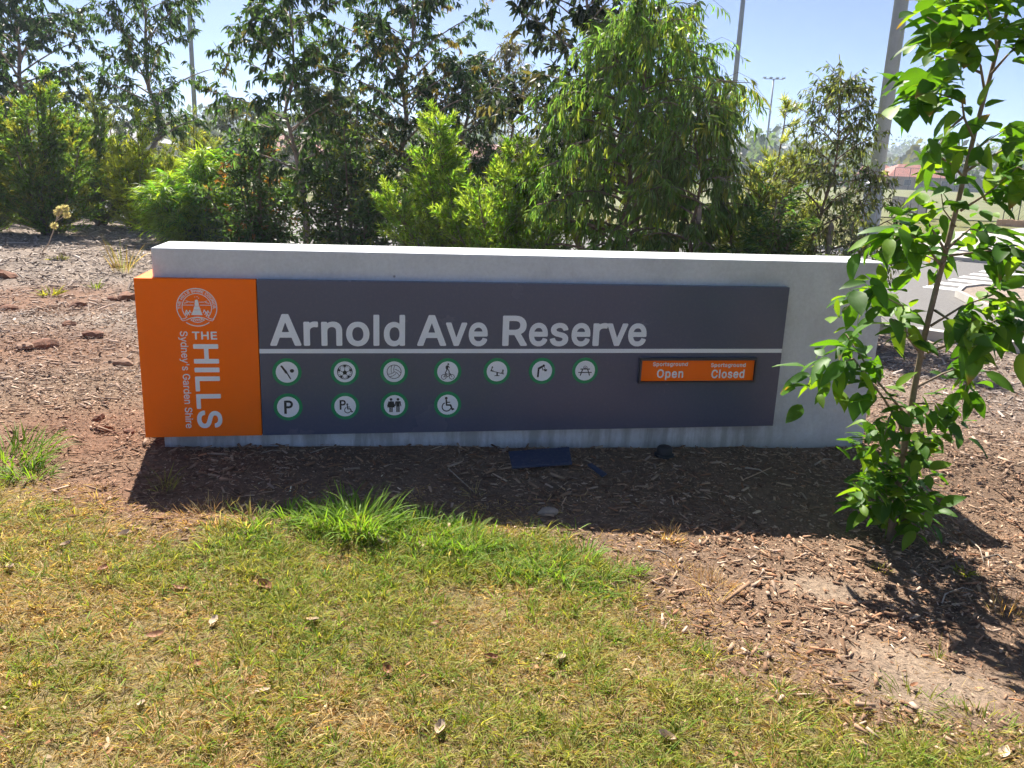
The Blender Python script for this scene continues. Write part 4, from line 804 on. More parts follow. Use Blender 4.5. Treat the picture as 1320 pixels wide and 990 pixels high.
b = bed(388, .75); woody('young_gum', 'young open gum with a staked trunk left of centre', b, top_h(365, -70, b), 1.05, 'gum', 3, GUM2, RED, .05, 9000, .05, .20, leaf=(.165, .040), nlimb=36, lean=(-.12, 0))
b = bed(528, -.6);  woody('gum_tree', 'broad dark gum left of the bright green shrub', b, top_h(528, -70, b), 1.42, 'gum', 4, GUM, (.17, .14, .05), .06, 18000, .07, .06, leaf=(.125, .031), nlimb=52)
b = bed(590, -1.2);  woody('gum_tree', 'lower dark gum rising behind the bright green bottlebrushes', b, top_h(590, 70, b), 1.25, 'gum', 14, BLUE, (.16, .13, .05), .05, 12000, .07, .06, leaf=(.125, .028), nlimb=46)
b = bed(655, -2);  woody('gum_tree', 'pale thin topped gum between two dark gums', b, top_h(655, 50, b), 1.0, 'gum', 5, (0.085, .088, .07), RED, .05, 5200, .05, .12, leaf=(.12, .023), nlimb=34)
b = bed(748, .2);  woody('gum_tree', 'dark large leaved gum behind the weeping tree', b, top_h(755, -90, b), 1.15, 'gum', 6, (.026, .042, .026), RED, .05, 8500, .07, .16, leaf=(.16, .044), nlimb=42)
b = bed(806, 1.0);  woody('weeping_tree', 'big weeping tree with narrow light green leaves right of centre', b, top_h(855, -15, b), 1.22, 'weep', 7, (.125, .225, .055), (.27, .34, .065), .09, 30000, .05, .04, leaf=(.13, .019), nlimb=84, lean=(.16, 0), bark='bark')
b = bed(905, 1.3);  woody('weeping_tree', 'lower drooping side tree under the right flank of the weeping tree', b, top_h(905, 90, b), .60, 'weep', 17, (.10, .17, .05), (.2, .22, .05), .05, 7500, .03, .06, leaf=(.155, .020), nlimb=40, bark='bark')
b = bed(1078, .6); woody('young_gum', 'small slender gum in front of the thick grey pole', b, top_h(1062, 84, b), .50, 'gum', 8, (.085, .115, .055), (.14, .17, .06), .08, 6500, .028, .04, leaf=(.082, .019), nlimb=46, lean=(-.1, 0), bark='bark')
b = bed(1128, .3); woody('low_gum', 'low sprawling grey green gum at the foot of the thick pole', b, top_h(1128, 205, b), .36, 'gum', 9, (.055, .074, .044), None, 0, 1300, .02, .05, leaf=(.082, .021), nlimb=18, cat='shrub', bark='bark')
# shrubs
b = gnd(66, 303); woody('feathery_shrub', 'dark green feathery shrub with olive tips at the left edge', b, top_h(80, 95, b), 1.42, 'feather', 10, (.115, .20, .035), (.22, .24, .04), .14, 44000, .05, .05, leaf=(.11, .021), nlimb=72, cat='shrub', bark='bark')
b = gnd(-12, 300); woody('feathery_shrub', 'bright green feathery shrub cut by the left edge', b, top_h(0, 130, b), 1.1, 'feather', 11, (.18, .30, .035), LIME, .2, 22000, .04, .05, leaf=(.11, .021), nlimb=56, cat='shrub', bark='bark')
b = gnd(128, 291); woody('feathery_shrub', 'dark feathery shrub just behind the left edge shrub', b, top_h(118, 118, b), 1.5, 'feather', 12, (.11, .18, .048), (.16, .18, .05), .10, 30000, .04, .05, leaf=(.12, .022), nlimb=60, cat='shrub', bark='bark')
b = gnd(186, 297); woody('feathery_shrub', 'yellow green feathery shrub on a bare stem at left', b, top_h(188, 150, b), 1.15, 'feather', 13, (.23, .32, .03), (.34, .38, .05), .35, 32000, .03, .16, leaf=(.12, .019), nlimb=56, cat='shrub', bark='bark')
b = bed(250, -2.0); woody('feathery_shrub', 'olive shrub behind the long leaved wattle', b, top_h(250, 145, b), 1.5, 'feather', 15, (.14, .18, .045), YEL, .08, 22000, .03, .1, leaf=(.12, .020), nlimb=56, cat='shrub', bark='bark')
b = bed(258, 1.1); woody('wattle_shrub', 'bright green wattle with long arching narrow leaves behind the left end of the sign', b, top_h(258, 196, b), 1.3, 'wattle', 16, (.125, .27, .028), (.25, .36, .035), .3, 17000, .03, .1, leaf=(.28, .019), nlimb=64, cat='shrub', bark='bark')
b = bed(330, .9); woody('leafy_shrub', 'dark leafy shrub with red tips around the staked young gum', b, top_h(325, 140, b), 1.05, 'bush', 18, (.060, .115, .036), (.24, .12, .04), .04, 8000, .025, .1, leaf=(.13, .036), nlimb=48, cat='shrub', bark='bark')
b = bed(455, 1.0); woody('leafy_shrub', 'dark leafy shrub at the foot of the broad dark gum', b, top_h(445, 135, b), 1.1, 'bush', 19, (.055, .10, .034), (.18, .22, .04), .07, 8500, .025, .1, leaf=(.12, .034), nlimb=52, cat='shrub', bark='bark')
b = bed(578, 1.2); woody('bottlebrush_shrub', 'bright green bottlebrush with one tall leaning shoot behind the sign', b, top_h(550, 145, b), 1.1, 'feather', 20, (.145, .26, .035), (.26, .36, .06), .2, 30000, .022, .1, leaf=(.10, .0155), nlimb=52, lean=(-.25, 0), cat='shrub', bark='bark')
b = bed(660, 1.2); woody('bottlebrush_shrub', 'bright green bottlebrush nearest the weeping tree', b, top_h(660, 185, b), 1.15, 'feather', 21, (.14, .25, .033), (.25, .35, .055), .2, 30000, .022, .1, leaf=(.10, .0155), nlimb=56, cat='shrub', bark='bark')
b = bed(992, .2); woody('feathery_shrub', 'pale yellow green wispy shrub between the weeping tree and the small gum', b, top_h(985, 140, b), .66, 'feather', 22, (.21, .26, .075), (.34, .37, .14), .22, 24000, .022, .1, leaf=(.10, .013), nlimb=52, lean=(.05, 0), cat='shrub', bark='bark')
b = bed(1005, 1.5); woody('wattle_shrub', 'low dark green shrub in front of the pale wispy shrub', b, top_h(1000, 250, b), .62, 'wattle', 23, (.05, .11, .034), (.13, .21, .04), .1, 7000, .018, .1, leaf=(.15, .015), nlimb=44, cat='shrub', bark='bark')
b = bed(1105, 1.3); woody('leafy_shrub', 'low grey leaved shrub at the right end behind the wall', b, top_h(1100, 285, b), .36, 'bush', 24, (.10, .125, .09), None, 0, 2000, .012, .1, leaf=(.10, .014), nlimb=28, cat='shrub', bark='bark')
b = bed(420, -16); woody('gum_tree', 'far round gum glimpsed behind the young gum', b, 5.6, 2.8, 'gum', 25, (.05, .066, .035), None, 0, 9000, .08, .10, leaf=(.24, .07), nlimb=36)
b = bed(310, -19); woody('gum_tree', 'far low gum beyond the road at left', b, 5.2, 3.2, 'gum', 26, (.055, .075, .035), None, 0, 9000, .08, .08, leaf=(.24, .07), nlimb=36)
b = bed(150, -13); woody('gum_tree', 'far low gum behind the yellow green shrub', b, 5.2, 3.0, 'gum', 27, (.045, .066, .035), None, 0, 8000, .08, .08, leaf=(.26, .07), nlimb=36)
# timber stakes
for px, off, hgt, lab in ((905, 1.55, 1.35, 'grey timber stake below the drooping side tree'), (1079, 1.0, 1.25, 'thin timber stake at the foot of the small slender gum'), (391, 1.1, 1.75, 'brown timber stake beside the young gum left of centre')):
    b = bed(px, off); r = tag(empty('timber_stake', tuple(b)), lab, 'stake', 'tree stakes behind the sign')
    w = MB(); w.box(-.024, .024, -.024, .024, -.2, hgt); w.build('shaft', M['stake'], r, bevel=.004)
    w = MB(); w.add([(-.024,-.024,hgt),(.024,-.024,hgt),(.024,.024,hgt),(-.024,.024,hgt),(0,0,hgt+.05)], [(0,1,4),(1,2,4),(2,3,4),(3,0,4)]); w.build('stake_tip', M['stake'], r)

# ------------------------------------------------------------------ the young broad-leaved tree beside the sign
rng = np.random.default_rng(77)
TY = float(gnd(1146, 697)[1]); tbase = gnd(1146, 697)
yt = tag(empty('young_tree', tuple(tbase)), 'young broad leaved tree with a thin leaning trunk at the right end of the sign', 'tree')
tr_px = [(1146,700),(1156,640),(1166,575),(1178,505),(1190,440),(1206,375),(1224,305),(1241,235),(1258,165),(1276,100),(1293,35),(1308,-25),(1318,-90),(1324,-150)]
TP = [at(px, py, TY + 0.012*i) - tbase for i, (px, py) in enumerate(tr_px)]
TP[0] = np.array([0, 0, -0.12]); nT = len(TP)
w = MB(); w.tube(TP, [0.0175*(1 - 0.68*i/(nT-1)) for i in range(nT)], 9); w.build('trunk', M['stem'], yt, True)
def leaf_proto(seed, L_=1.0, W_=0.44):
    """ovate leaf with folded midrib, drooping tip and wavy edge; lies along +x, face up"""
    r = np.random.default_rng(seed); ts = [0, .12, .3, .5, .7, .87, 1.0]; wv = [0.03, .62, .98, 1.0, .74, .36, 0.0]
    droop = r.uniform(.10, .30); fold = r.uniform(.10, .28); tw_ = r.uniform(-.25, .25)
    vs, fs = [], []
    for i, (t, q) in enumerate(zip(ts, wv)):
        z = -droop*t*t; h_ = q*W_/2
        for sd in (-1, 0, 1):
            vs.append((t, sd*h_, z + abs(sd)*h_*fold*1.4 + sd*h_*tw_*t + abs(sd)*0.02*math.sin(9*t + sd + seed)))
    for i in range(len(ts)-1):
        a = i*3; fs += [(a, a+3, a+4, a+1), (a+1, a+4, a+5, a+2)]
    return np.array(vs), fs
LPROTO = [leaf_proto(k, 1.0, .40 + .03*(k % 4)) for k in range(6)]
m, N, L, B = new_mat('broad_leaf')
oi = N.new('ShaderNodeObjectInfo'); at_ = N.new('ShaderNodeAttribute'); at_.attribute_name = 'tint'
L.new(at_.outputs['Color'], B.inputs['Base Color']); B.inputs['Roughness'].default_value = 0.5; B.inputs['Specular IOR Level'].default_value = 0.3
t_ = N.new('ShaderNodeBsdfTranslucent'); g_ = mix(N, L, 1.0, at_.outputs['Color'], (1.95, 1.7, .5), 'MULTIPLY'); L.new(g_, t_.inputs[0])
ms = N.new('ShaderNodeMixShader'); ms.inputs[0].default_value = .46; L.new(B.outputs[0], ms.inputs[1]); L.new(t_.outputs[0], ms.inputs[2]); L.new(ms.outputs[0], N['Material Output'].inputs['Surface'])
M['broadleaf'] = m
LMESH = []
for k, (vs, fs) in enumerate(LPROTO):
    for q in range(3):
        col = np.array([(.045, .13, .014), (.068, .18, .016), (.15, .28, .024)][q])
        me = bpy.data.meshes.new('leaf'); me.from_pydata([tuple(v_) for v_ in vs], [], fs); me.update()
        me.polygons.foreach_set('use_smooth', np.ones(len(me.polygons), bool))
        a_ = me.color_attributes.new('tint', 'FLOAT_COLOR', 'POINT'); cc_ = np.ones((len(vs), 4), np.float32); cc_[:, :3] = col
        cc_[1::3, :3] *= 1.25; cc_[0::3, :3] *= 1 + .25*math.sin(k*2.0); cc_[2::3, :3] *= 1 - .2*math.sin(k*1.3)
        if k == 5: cc_[-5:, :3] = (.22, .15, .05)                        # one shape in six has a browned tip
        cc_[1::3, :3] *= 1.0                        # paler midrib
        a_.data.foreach_set('color', cc_.ravel()); me.materials.append(m); LMESH.append(me)
branches = [  # photo columns/rows of each branch, depth change at its end, leaves, leaf length
 ([(1168,562),(1140,515),(1100,462),(1058,478),(1040,500)], -.15, 32, .13), ([(1172,540),(1130,490),(1090,430),(1075,452)], .2, 18, .12),
 ([(1180,500),(1215,482),(1252,468),(1240,520)], .15, 22, .12), ([(1176,520),(1205,520),(1225,548)], -.2, 16, .11), ([(1170,545),(1150,530),(1140,560)], -.25, 12, .10), ([(1164,590),(1190,565),(1215,575)], -.15, 16, .10),
 ([(1192,462),(1168,432),(1164,395),(1120,372),(1085,402)], -.1, 30, .13), ([(1196,450),(1165,425),(1150,412)], -.3, 10, .12),
 ([(1195,455),(1235,440),(1285,412),(1325,430)], -.1, 32, .135), ([(1200,420),(1240,395),(1285,378),(1318,400)], .2, 24, .13), ([(1205,400),(1235,420),(1265,450)], -.3, 14, .13),
 ([(1214,345),(1195,318),(1170,300),(1135,325)], -.1, 28, .13), ([(1216,340),(1195,330),(1165,338)], .25, 16, .13), ([(1220,325),(1195,285),(1165,268)], .1, 18, .12), ([(1220,330),(1260,325),(1310,320),(1340,335)], -.1, 28, .13), ([(1222,320),(1250,295),(1280,300)], .25, 16, .12),
 ([(1232,292),(1216,270),(1212,238)], -.05, 10, .11), ([(1238,272),(1275,248),(1312,215),(1335,228)], -.1, 26, .135), ([(1246,220),(1290,195),(1318,170)], .2, 18, .13), ([(1244,230),(1225,210),(1195,195)], -.2, 12, .12),
 ([(1256,182),(1243,152),(1240,130),(1200,118),(1160,128)], -.1, 30, .13), ([(1243,150),(1225,165),(1210,190)], .1, 12, .12), ([(1250,200),(1275,180),(1300,165)], -.2, 10, .12),
 ([(1270,122),(1264,85),(1240,50),(1195,22)], -.1, 34, .135), ([(1266,95),(1235,80),(1205,72)], .2, 20, .13), ([(1278,95),(1298,72),(1320,50),(1350,40)], -.1, 22, .13), ([(1290,45),(1265,10),(1220,-12)], .15, 26, .13), ([(1300,5),(1330,-20),(1360,-40)], 0, 18, .13), ([(1285,62),(1280,30),(1270,5)], -.3, 20, .13), ([(1312,-40),(1280,-70),(1240,-90)], .1, 16, .13), ([(1318,-90),(1340,-120),(1350,-150)], 0, 12, .13), ([(1320,-120),(1300,-150),(1290,-175)], 0, 12, .13)]
for k in range(22):                                  # suckers round the foot
    px0, py0 = 1150 + rng.uniform(-4, 6), (rng.uniform(640, 690) if k < 14 else rng.uniform(575, 650))
    sx_ = [(-45, -45), (-40, -20), (-30, 5), (38, -40), (45, -15), (30, 0), (-20, -55), (25, -55), (-48, -70), (10, -30), (-15, -20), (40, -65), (-10, 5), (20, 8)][k % 14]
    branches.append(([(px0, py0), (px0 + sx_[0]*.6, py0 + sx_[1]*.4 - 10), (px0 + sx_[0], py0 + sx_[1]*.8)], rng.uniform(-.22, .18), 10, .10))
LEAVES = []
for pts, dY, nl, ll in branches:
    nP = len(pts)
    q3 = np.array([at(px, py, TY + 0.05 + dY*(i/(nP-1))) - tbase for i, (px, py) in enumerate(pts)])
    q3[:, 2] = np.maximum(q3[:, 2], 0.03)
    w = MB(); w.tube(q3, [0.0068*(1 - .7*i/(nP-1)) if nl > 11 else 0.004*(1 - .6*i/(nP-1)) for i in range(nP)], 5); w.build('branch', M['stem'], yt, True)
    seg = np.linalg.norm(np.diff(q3, axis=0), axis=1); cum = np.concatenate([[0], np.cumsum(seg)])/seg.sum()
    nl = int(nl*1.5)
    for j in range(nl):
        f = .34 + .66*(j + rng.random()*.8)/nl; i = min(int(np.searchsorted(cum, f)) - 1, nP-2); i = max(i, 0)
        g = min(1.0, (f - cum[i])/(cum[i+1]-cum[i])); pos = q3[i] + (q3[i+1]-q3[i])*g; axd = unit(q3[i+1]-q3[i])
        pos = pos + rng.normal(0, .042, 3)
        sd = np.cross(axd, [0, 0, 1.0]); sd = unit(sd)*(1 if j % 2 else -1)
        D = unit(axd*rng.uniform(.2, .9) + sd*rng.uniform(.4, 1.1) + rng.normal(0, .35, 3) + [0, 0, rng.uniform(-.75, .25)])
        nrm = unit(np.array([0, 0, 1.0]) + rng.normal(0, .42, 3)); ydir = unit(np.cross(nrm, D)); zdir = np.cross(D, ydir)
        LEAVES.append((pos, D, ydir, zdir, ll*rng.uniform(.62, 1.36)))
order = np.argsort([-l[4] for l in LEAVES]); rest = []
for rank, li in enumerate(order):
    pos, D, yd, zd, s = LEAVES[li]; k = int(rng.integers(0, 6)); sh = int(rng.choice([0, 1, 1, 2]))
    if rank < 300:
        o = bpy.data.objects.new('leaf', LMESH[k*3 + sh]); COL.objects.link(o); o.parent = yt
        mw = Matrix(((D[0]*s, yd[0]*s, zd[0]*s, pos[0]), (D[1]*s, yd[1]*s, zd[1]*s, pos[1]), (D[2]*s, yd[2]*s, zd[2]*s, pos[2]), (0, 0, 0, 1))); o.matrix_local = mw
    else:
        vs, fs = LPROTO[k]; Vw = pos + s*(vs[:, :1]*D + vs[:, 1:2]*yd + vs[:, 2:]*zd)
        col = np.array([(.045, .13, .014), (.068, .18, .016), (.15, .28, .024)][sh]); rest.append((Vw, np.full(len(fs), 4), np.array(fs).ravel(), np.tile(col, (len(vs), 1))))
o = link('small_leaves', mesh_np('small_leaves', *merge(rest), True), M['broadleaf'], yt); o['kind'] = 'stuff'
print('young tree leaves', len(LEAVES))

# ------------------------------------------------------------------ bark mulch
def to_px(x, y, z):
    X = x; Y = y; Z = np.asarray(z) - EYE
    c, s = math.cos(PITCH), math.sin(PITCH); fw = Y*c - Z*s; up = Y*s + Z*c
    a, b = FPX*X/fw, -FPX*up/fw; cr, sr = math.cos(ROLL), math.sin(ROLL)
    return 660 + cr*a - sr*b, 495 + sr*a + cr*b, fw
rng = np.random.default_rng(5)
NS = 420000
ang = rng.uniform(-0.86, 0.86, NS); rad = 1.9 + (23-1.9)*rng.random(NS)**1.0     # polar sampling: density falls with distance
x, y = rad*np.sin(ang), rad*np.cos(ang); z = height(x, y); px, py, fw = to_px(x, y, z)
s_, t_w = to_st(x, y)
keep = (px > -260) & (px < 1580) & (py < 1080) & (road_q(x, y) < -0.25) & ~((s_ > -0.02) & (s_ < SL + .02) & (t_w > -0.01) & (t_w < .43))
w_m = (1 - lawn_w(x, y))*(1 - 0.88*sand_w(x, y))*(1 - 0.2*soil_w(x, y))
w_m = w_m*(0.55 + 0.45*smooth(.3, .6, fbm(x*2.2, y*2.2, 61)))*np.where(rad < 6.5, 1.0, 0.55)*np.where(rad > 16, .6, 1)
w_m = w_m*(1 - .55*smooth(-.75, -.1, sdist(LAWN, x, y)))
keep &= rng.random(NS) < w_m*0.62
x, y, z, rad = x[keep], y[keep], z[keep], rad[keep]; n = len(x)
sc = np.maximum(1.0, (rad/5.0)**0.8)
ln = np.exp(rng.normal(math.log(.023), .48, n))*sc; wd = ln*rng.uniform(.08, .38, n); wd = np.clip(wd, .0025, .016*sc); th = wd*rng.uniform(.12, .35, n) + .0008
big = rng.random(n) < .02; ln[big] *= 1.9
yaw = rng.uniform(0, 2*math.pi, n); ti = rng.normal(0, .22, n); tj = rng.normal(0, .30, n); tap = rng.uniform(.35, 1.0, n)
ex = np.stack([np.cos(yaw)*np.cos(ti), np.sin(yaw)*np.cos(ti), np.sin(ti)], 1); ez = unit(np.stack([-np.sin(yaw)*tj, np.cos(yaw)*tj, np.ones(n)], 1)); ey = unit(np.cross(ez, ex)); ez = np.cross(ex, ey)
c0 = np.stack([x, y, z + rng.uniform(.0, .012, n) + np.abs(ln*np.sin(ti))*.35], 1)
def cn(a, b, k): return c0 + ex*(a*ln/2)[:, None] + ey*(b*wd/2*(tap if a > 0 else 1))[:, None] + ez*(k*th)[:, None]
one = np.ones(n)
V = np.stack([cn(a, b, k) for k in (0, 1) for a, b in ((-1, -1), (1, -1), (1, 1), (-1, 1))], 1).reshape(-1, 3)
f = np.array([4, 5, 6, 7, 0, 1, 5, 4, 1, 2, 6, 5, 2, 3, 7, 6, 3, 0, 4, 7])
fn = rad < 7.0                                       # chips farther off keep only their top and long sides
idx = np.concatenate([(np.arange(n)[fn][:, None]*8 + f).ravel(), (np.arange(n)[~fn][:, None]*8 + f[[0, 1, 2, 3, 4, 5, 6, 7, 12, 13, 14, 15]]).ravel()])
pal = np.array([(.30, .20, .135), (.22, .14, .09), (.40, .30, .22), (.15, .095, .065), (.34, .27, .22), (.27, .15, .09), (.50, .41, .32)])
pr = np.array([.22, .2, .16, .17, .11, .1, .04]); pal = pal*np.array([1.06, .97, .89]); cc = pal[rng.choice(7, n, p=pr)]*np.exp(rng.normal(0, .22, (n, 1)))
gr = smooth(4.4, 8.0, rad + 1.5*(fbm(x*.8, y*.8, 71) - .5))*.75
gc = np.array([.34, .30, .27])*np.exp(rng.normal(0, .33, (n, 1))); cc = cc*(1-gr[:, None]) + gc*gr[:, None]
so = soil_w(x, y)[:, None]*.5; cc = cc*(1-so) + np.array([.24, .13, .085])*np.exp(rng.normal(0, .3, (n, 1)))*so
tag(link('bark_mulch', mesh_np('bark_mulch', V, np.full(len(idx)//4, 4), idx, np.clip(np.repeat(cc, 8, 0), .01, .8)), M['chip']), 'brown and grey bark chips covering the garden bed', 'mulch', kind='stuff')
print('chips', n)

# fine crumbs and fibres between the chips
NS = 520000
ang = rng.uniform(-0.80, 0.80, NS); rad = 1.9 + 7.6*rng.random(NS)
x, y = rad*np.sin(ang), rad*np.cos(ang); px, py, fw = to_px(x, y, 0.0); s_, t_w = to_st(x, y)
keep = (px > -200) & (px < 1520) & (py < 1080) & ~((s_ > -0.02) & (s_ < SL + .02) & (t_w > -0.01) & (t_w < .43))
keep &= rng.random(NS) < .30*(1 - .9*lawn_w(x, y))*(1 - .75*sand_w(x, y))
x, y, rad = x[keep], y[keep], rad[keep]; n = len(x); z = height(x, y); sc = np.maximum(1, rad/4.5)
ln = np.exp(rng.normal(math.log(.012), .45, n))*sc; wd = np.clip(ln*rng.uniform(.10, .5, n), .0014, .006*sc)
yaw = rng.uniform(0, 2*math.pi, n); ti = rng.normal(0, .35, n)
col = pal[rng.choice(7, n, p=pr)]*np.exp(rng.normal(.05, .33, (n, 1)))
V, c, i, C = needles(np.stack([x, y, z + .002 + rng.random(n)*.006], 1), np.stack([np.cos(yaw), np.sin(yaw), np.sin(ti)*.6], 1), ln, wd, np.clip(col, .01, .8), rng)
tag(link('bark_fines', mesh_np('bark_fines', V, c, i, C), M['chip']), 'fine bark crumbs and fibres between the larger chips', 'mulch', kind='stuff')
print('fines', n)

# ------------------------------------------------------------------ lawn
STRAW = np.array([.52, .40, .20]); OLIVE = np.array([.30, .305, .065]); GRN = np.array([.17, .27, .035]); BRT = np.array([.165, .30, .035]); RUST = np.array([.42, .25, .11])
def lawn_dens(x, y):
    bare = smooth(.54, .70, fbm(x*4.5, y*4.5, 81))*.55
    return lawn_w(x, y)*(1-bare)*(1 - .8*sand_w(x, y))
# tufts: blades springing from shared crowns, with darker gaps left between them
NT = 42000
x = rng.uniform(-3.6, 3.2, NT); y = rng.uniform(1.35, 4.6, NT); z = height(x, y); px, py, fw = to_px(x, y, z)
keep = (px > -240) & (px < 1560) & (py < 1180) & (py > 480) & (rng.random(NT) < lawn_dens(x, y)*.62)
tx, ty = x[keep], y[keep]; nt_ = len(tx)
size = np.exp(rng.normal(0, .35, nt_)); per = np.clip((13*size).astype(int), 5, 30); own = np.repeat(np.arange(nt_), per)
az = rng.uniform(0, 2*math.pi, len(own)); rr = .012*size[own]*np.sqrt(rng.random(len(own)))
x1, y1 = tx[own] + rr*np.cos(az), ty[own] + rr*np.sin(az); tu = rng.random(nt_)[own]; sz1 = size[own]
# single blades in between
NS = 110000
x = rng.uniform(-3.6, 3.2, NS); y = rng.uniform(1.35, 4.6, NS); z = height(x, y); px, py, fw = to_px(x, y, z)
keep = (px > -240) & (px < 1560) & (py < 1180) & (py > 480) & (rng.random(NS) < lawn_dens(x, y)*.6)
x2, y2 = x[keep], y[keep]
x = np.concatenate([x1, x2]); y = np.concatenate([y1, y2]); z = height(x, y); n = len(x); gw = green_w(x, y)
pg = np.clip(.58 - .16*smooth(-.3, -1.8, x) + 1.7*(fbm(x*2.4, y*2.4, 91) - .5) + .5*gw, .10, .90)
k = np.concatenate([np.clip(tu + rng.normal(0, .14, len(x1)), 0, 1), rng.random(len(x2))]); col = np.where((k < pg)[:, None], OLIVE, STRAW)
hot = (k < pg*(.30 + .45*gw)); col = np.where(hot[:, None], GRN, col); col = np.where((hot & (rng.random(n) < .2 + .4*gw))[:, None], BRT, col)
rs = (k >= pg) & (rng.random(n) < .25); col = np.where(rs[:, None], RUST, col); col = col*np.exp(rng.normal(0, .22, (n, 1)))
sz = np.concatenate([sz1, np.ones(len(x2))])
ln = rng.uniform(.022, .062, n)*np.sqrt(sz)*(1 + .9*gw*rng.random(n))*np.where(k < pg, 1.1, .9); wd = rng.uniform(.0022, .0046, n)*(1 + .35*gw)
lie = np.where(k < pg, rng.uniform(.25, 1.4, n), rng.uniform(.5, 2.4, n)); az = np.concatenate([az + rng.normal(0, .5, len(az)), rng.uniform(0, 2*math.pi, len(x2))])
D = np.stack([np.cos(az)*lie, np.sin(az)*lie, np.ones(n)], 1); fc = np.stack([np.cos(az), np.sin(az), np.zeros(n)], 1)
V, c, i, C = blades(np.stack([x, y, z - .003], 1), D, ln, wd, col, rng, rng.uniform(.1, .7, n), face=fc + rng.normal(0, .4, (n, 3)))
tag(link('lawn_grass', mesh_np('lawn_grass', V, c, i, C), M['grass']), 'patchy green and straw coloured lawn in front of the sign', 'grass', kind='stuff')
print('blades', n)
# thatch: dead blades lying flat under the living grass
NS = 200000
x = rng.uniform(-3.4, 3.0, NS); y = rng.uniform(1.4, 4.4, NS); z = height(x, y); px, py, fw = to_px(x, y, z)
keep = (px > -200) & (px < 1520) & (py < 1120) & (py > 500) & (rng.random(NS) < .9*smooth(-.2, .15, sdist(LAWN, x, y))*(1 - .7*sand_w(x, y)))
x, y, z = x[keep], y[keep], z[keep]; n = len(x); az = rng.uniform(0, 2*math.pi, n); ti = rng.uniform(-.05, .35, n)
col = np.where((rng.random(n) < .6)[:, None], STRAW*.72, np.where((rng.random(n) < .5)[:, None], np.array([.22, .16, .09]), RUST*.8))*np.exp(rng.normal(0, .28, (n, 1)))
V, c, i, C = needles(np.stack([x, y, z + .002 + .008*rng.random(n)], 1), np.stack([np.cos(az), np.sin(az), ti], 1), rng.uniform(.015, .05, n), rng.uniform(.0016, .0034, n), col, rng)
tag(link('lawn_thatch', mesh_np('lawn_thatch', V, c, i, C), M['grass']), 'dead flattened thatch under the living lawn grass', 'grass', kind='stuff')
print('thatch', n)
# leaf crumbs gathered in drifts on the grass
nc = 46; cx_, cy_ = rng.uniform(-2.2, 1.9, nc), rng.uniform(1.8, 3.5, nc); own = np.repeat(np.arange(nc), rng.integers(3, 13, nc)); n = len(own)
x = cx_[own] + rng.normal(0, .07, n); y = cy_[own] + rng.normal(0, .05, n); k = lawn_w(x, y) > .3; x, y = x[k], y[k]; n = len(x); az = rng.uniform(0, 2*math.pi, n)
col = np.array([(.34, .17, .08), (.42, .31, .20), (.24, .12, .06), (.36, .24, .14)])[rng.integers(0, 4, n)]*np.exp(rng.normal(0, .2, (n, 1)))
V, c, i, C = blades(np.stack([x, y, height(x, y) + .008 + .008*rng.random(n)], 1), np.stack([np.cos(az), np.sin(az), rng.uniform(-.1, .5, n)], 1), rng.uniform(.014, .034, n), rng.uniform(.006, .014, n), col, rng, rng.uniform(-.3, .5, n), face=np.stack([rng.normal(0, .4, n), rng.normal(0, .4, n), np.ones(n)], 1))
tag(link('leaf_crumbs', mesh_np('leaf_crumbs', V, c, i, C), M['chip']), 'broken bits of dead leaf scattered in the lawn', 'leaf litter', kind='stuff')
# dry stubble thinly over the bare edge of the lawn
NS = 60000
x = rng.uniform(-3.4, 3.0, NS); y = rng.uniform(1.6, 4.5, NS); z = height(x, y); px, py, fw = to_px(x, y, z)
d = sdist(LAWN, x, y); pk = smooth(-.75, -.02, d)*(1 - smooth(.05, .25, d))*(smooth(.42, .62, fbm(x*4.5, y*4.5, 101)))*(1 - .7*sand_w(x, y)); _, tt = to_st(x, y)
keep = (px > -240) & (px < 1560) & (py < 1100) & (tt < -.55) & (rng.random(NS) < pk*.9)
x, y, z = x[keep], y[keep], z[keep]; n = len(x); az = rng.uniform(0, 2*math.pi, n); lie = rng.uniform(.5, 3.0, n)
col = np.where((rng.random(n) < .5)[:, None], STRAW*1.05, RUST*1.1)*np.exp(rng.normal(0, .22, (n, 1)))
V, c, i, C = blades(np.stack([x, y, z], 1), np.stack([np.cos(az)*lie, np.sin(az)*lie, np.ones(n)], 1), rng.uniform(.02, .06, n), rng.uniform(.0015, .003, n), col, rng, rng.uniform(.1, .6, n))
tag(link('dry_stubble', mesh_np('dry_stubble', V, c, i, C), M['grass']), 'dry straw stubble along the bare edge of the lawn', 'grass', kind='stuff')

# ------------------------------------------------------------------ single tufts and weeds
def tuft(name, label, px, py, nb, ln, spread, cols, wd=.005, lie=.7, bend=.5, group='tufts and weeds around the sign', cat='grass tuft', seed=0):
    r = np.random.default_rng(900 + seed); b = gnd(px, py)
    az = r.uniform(0, 2*math.pi, nb); rr = spread*np.sqrt(r.random(nb)); xx, yy = rr*np.cos(az), rr*np.sin(az); zz = height(b[0]+xx, b[1]+yy) - b[2]
    l2 = lie*r.uniform(.2, 1.3, nb); az = az + r.normal(0, .5, nb)
    col = np.array(cols)[r.integers(0, len(cols), nb)]*np.exp(r.normal(0, .2, (nb, 1)))
    V, c, i, C = blades(np.stack([xx, yy, zz - .004], 1), np.stack([np.cos(az)*l2, np.sin(az)*l2, np.ones(nb)], 1), ln*r.uniform(.45, 1.15, nb), wd*r.uniform(.7, 1.2, nb), col, r, bend*r.uniform(.3, 1.3, nb), face=np.stack([np.cos(az), np.sin(az), np.zeros(nb)], 1) + r.normal(0, .3, (nb, 3)))
    return tag(link(name, mesh_np(name, V, c, i, C), M['grass'], None, tuple(b)), label, cat, group)
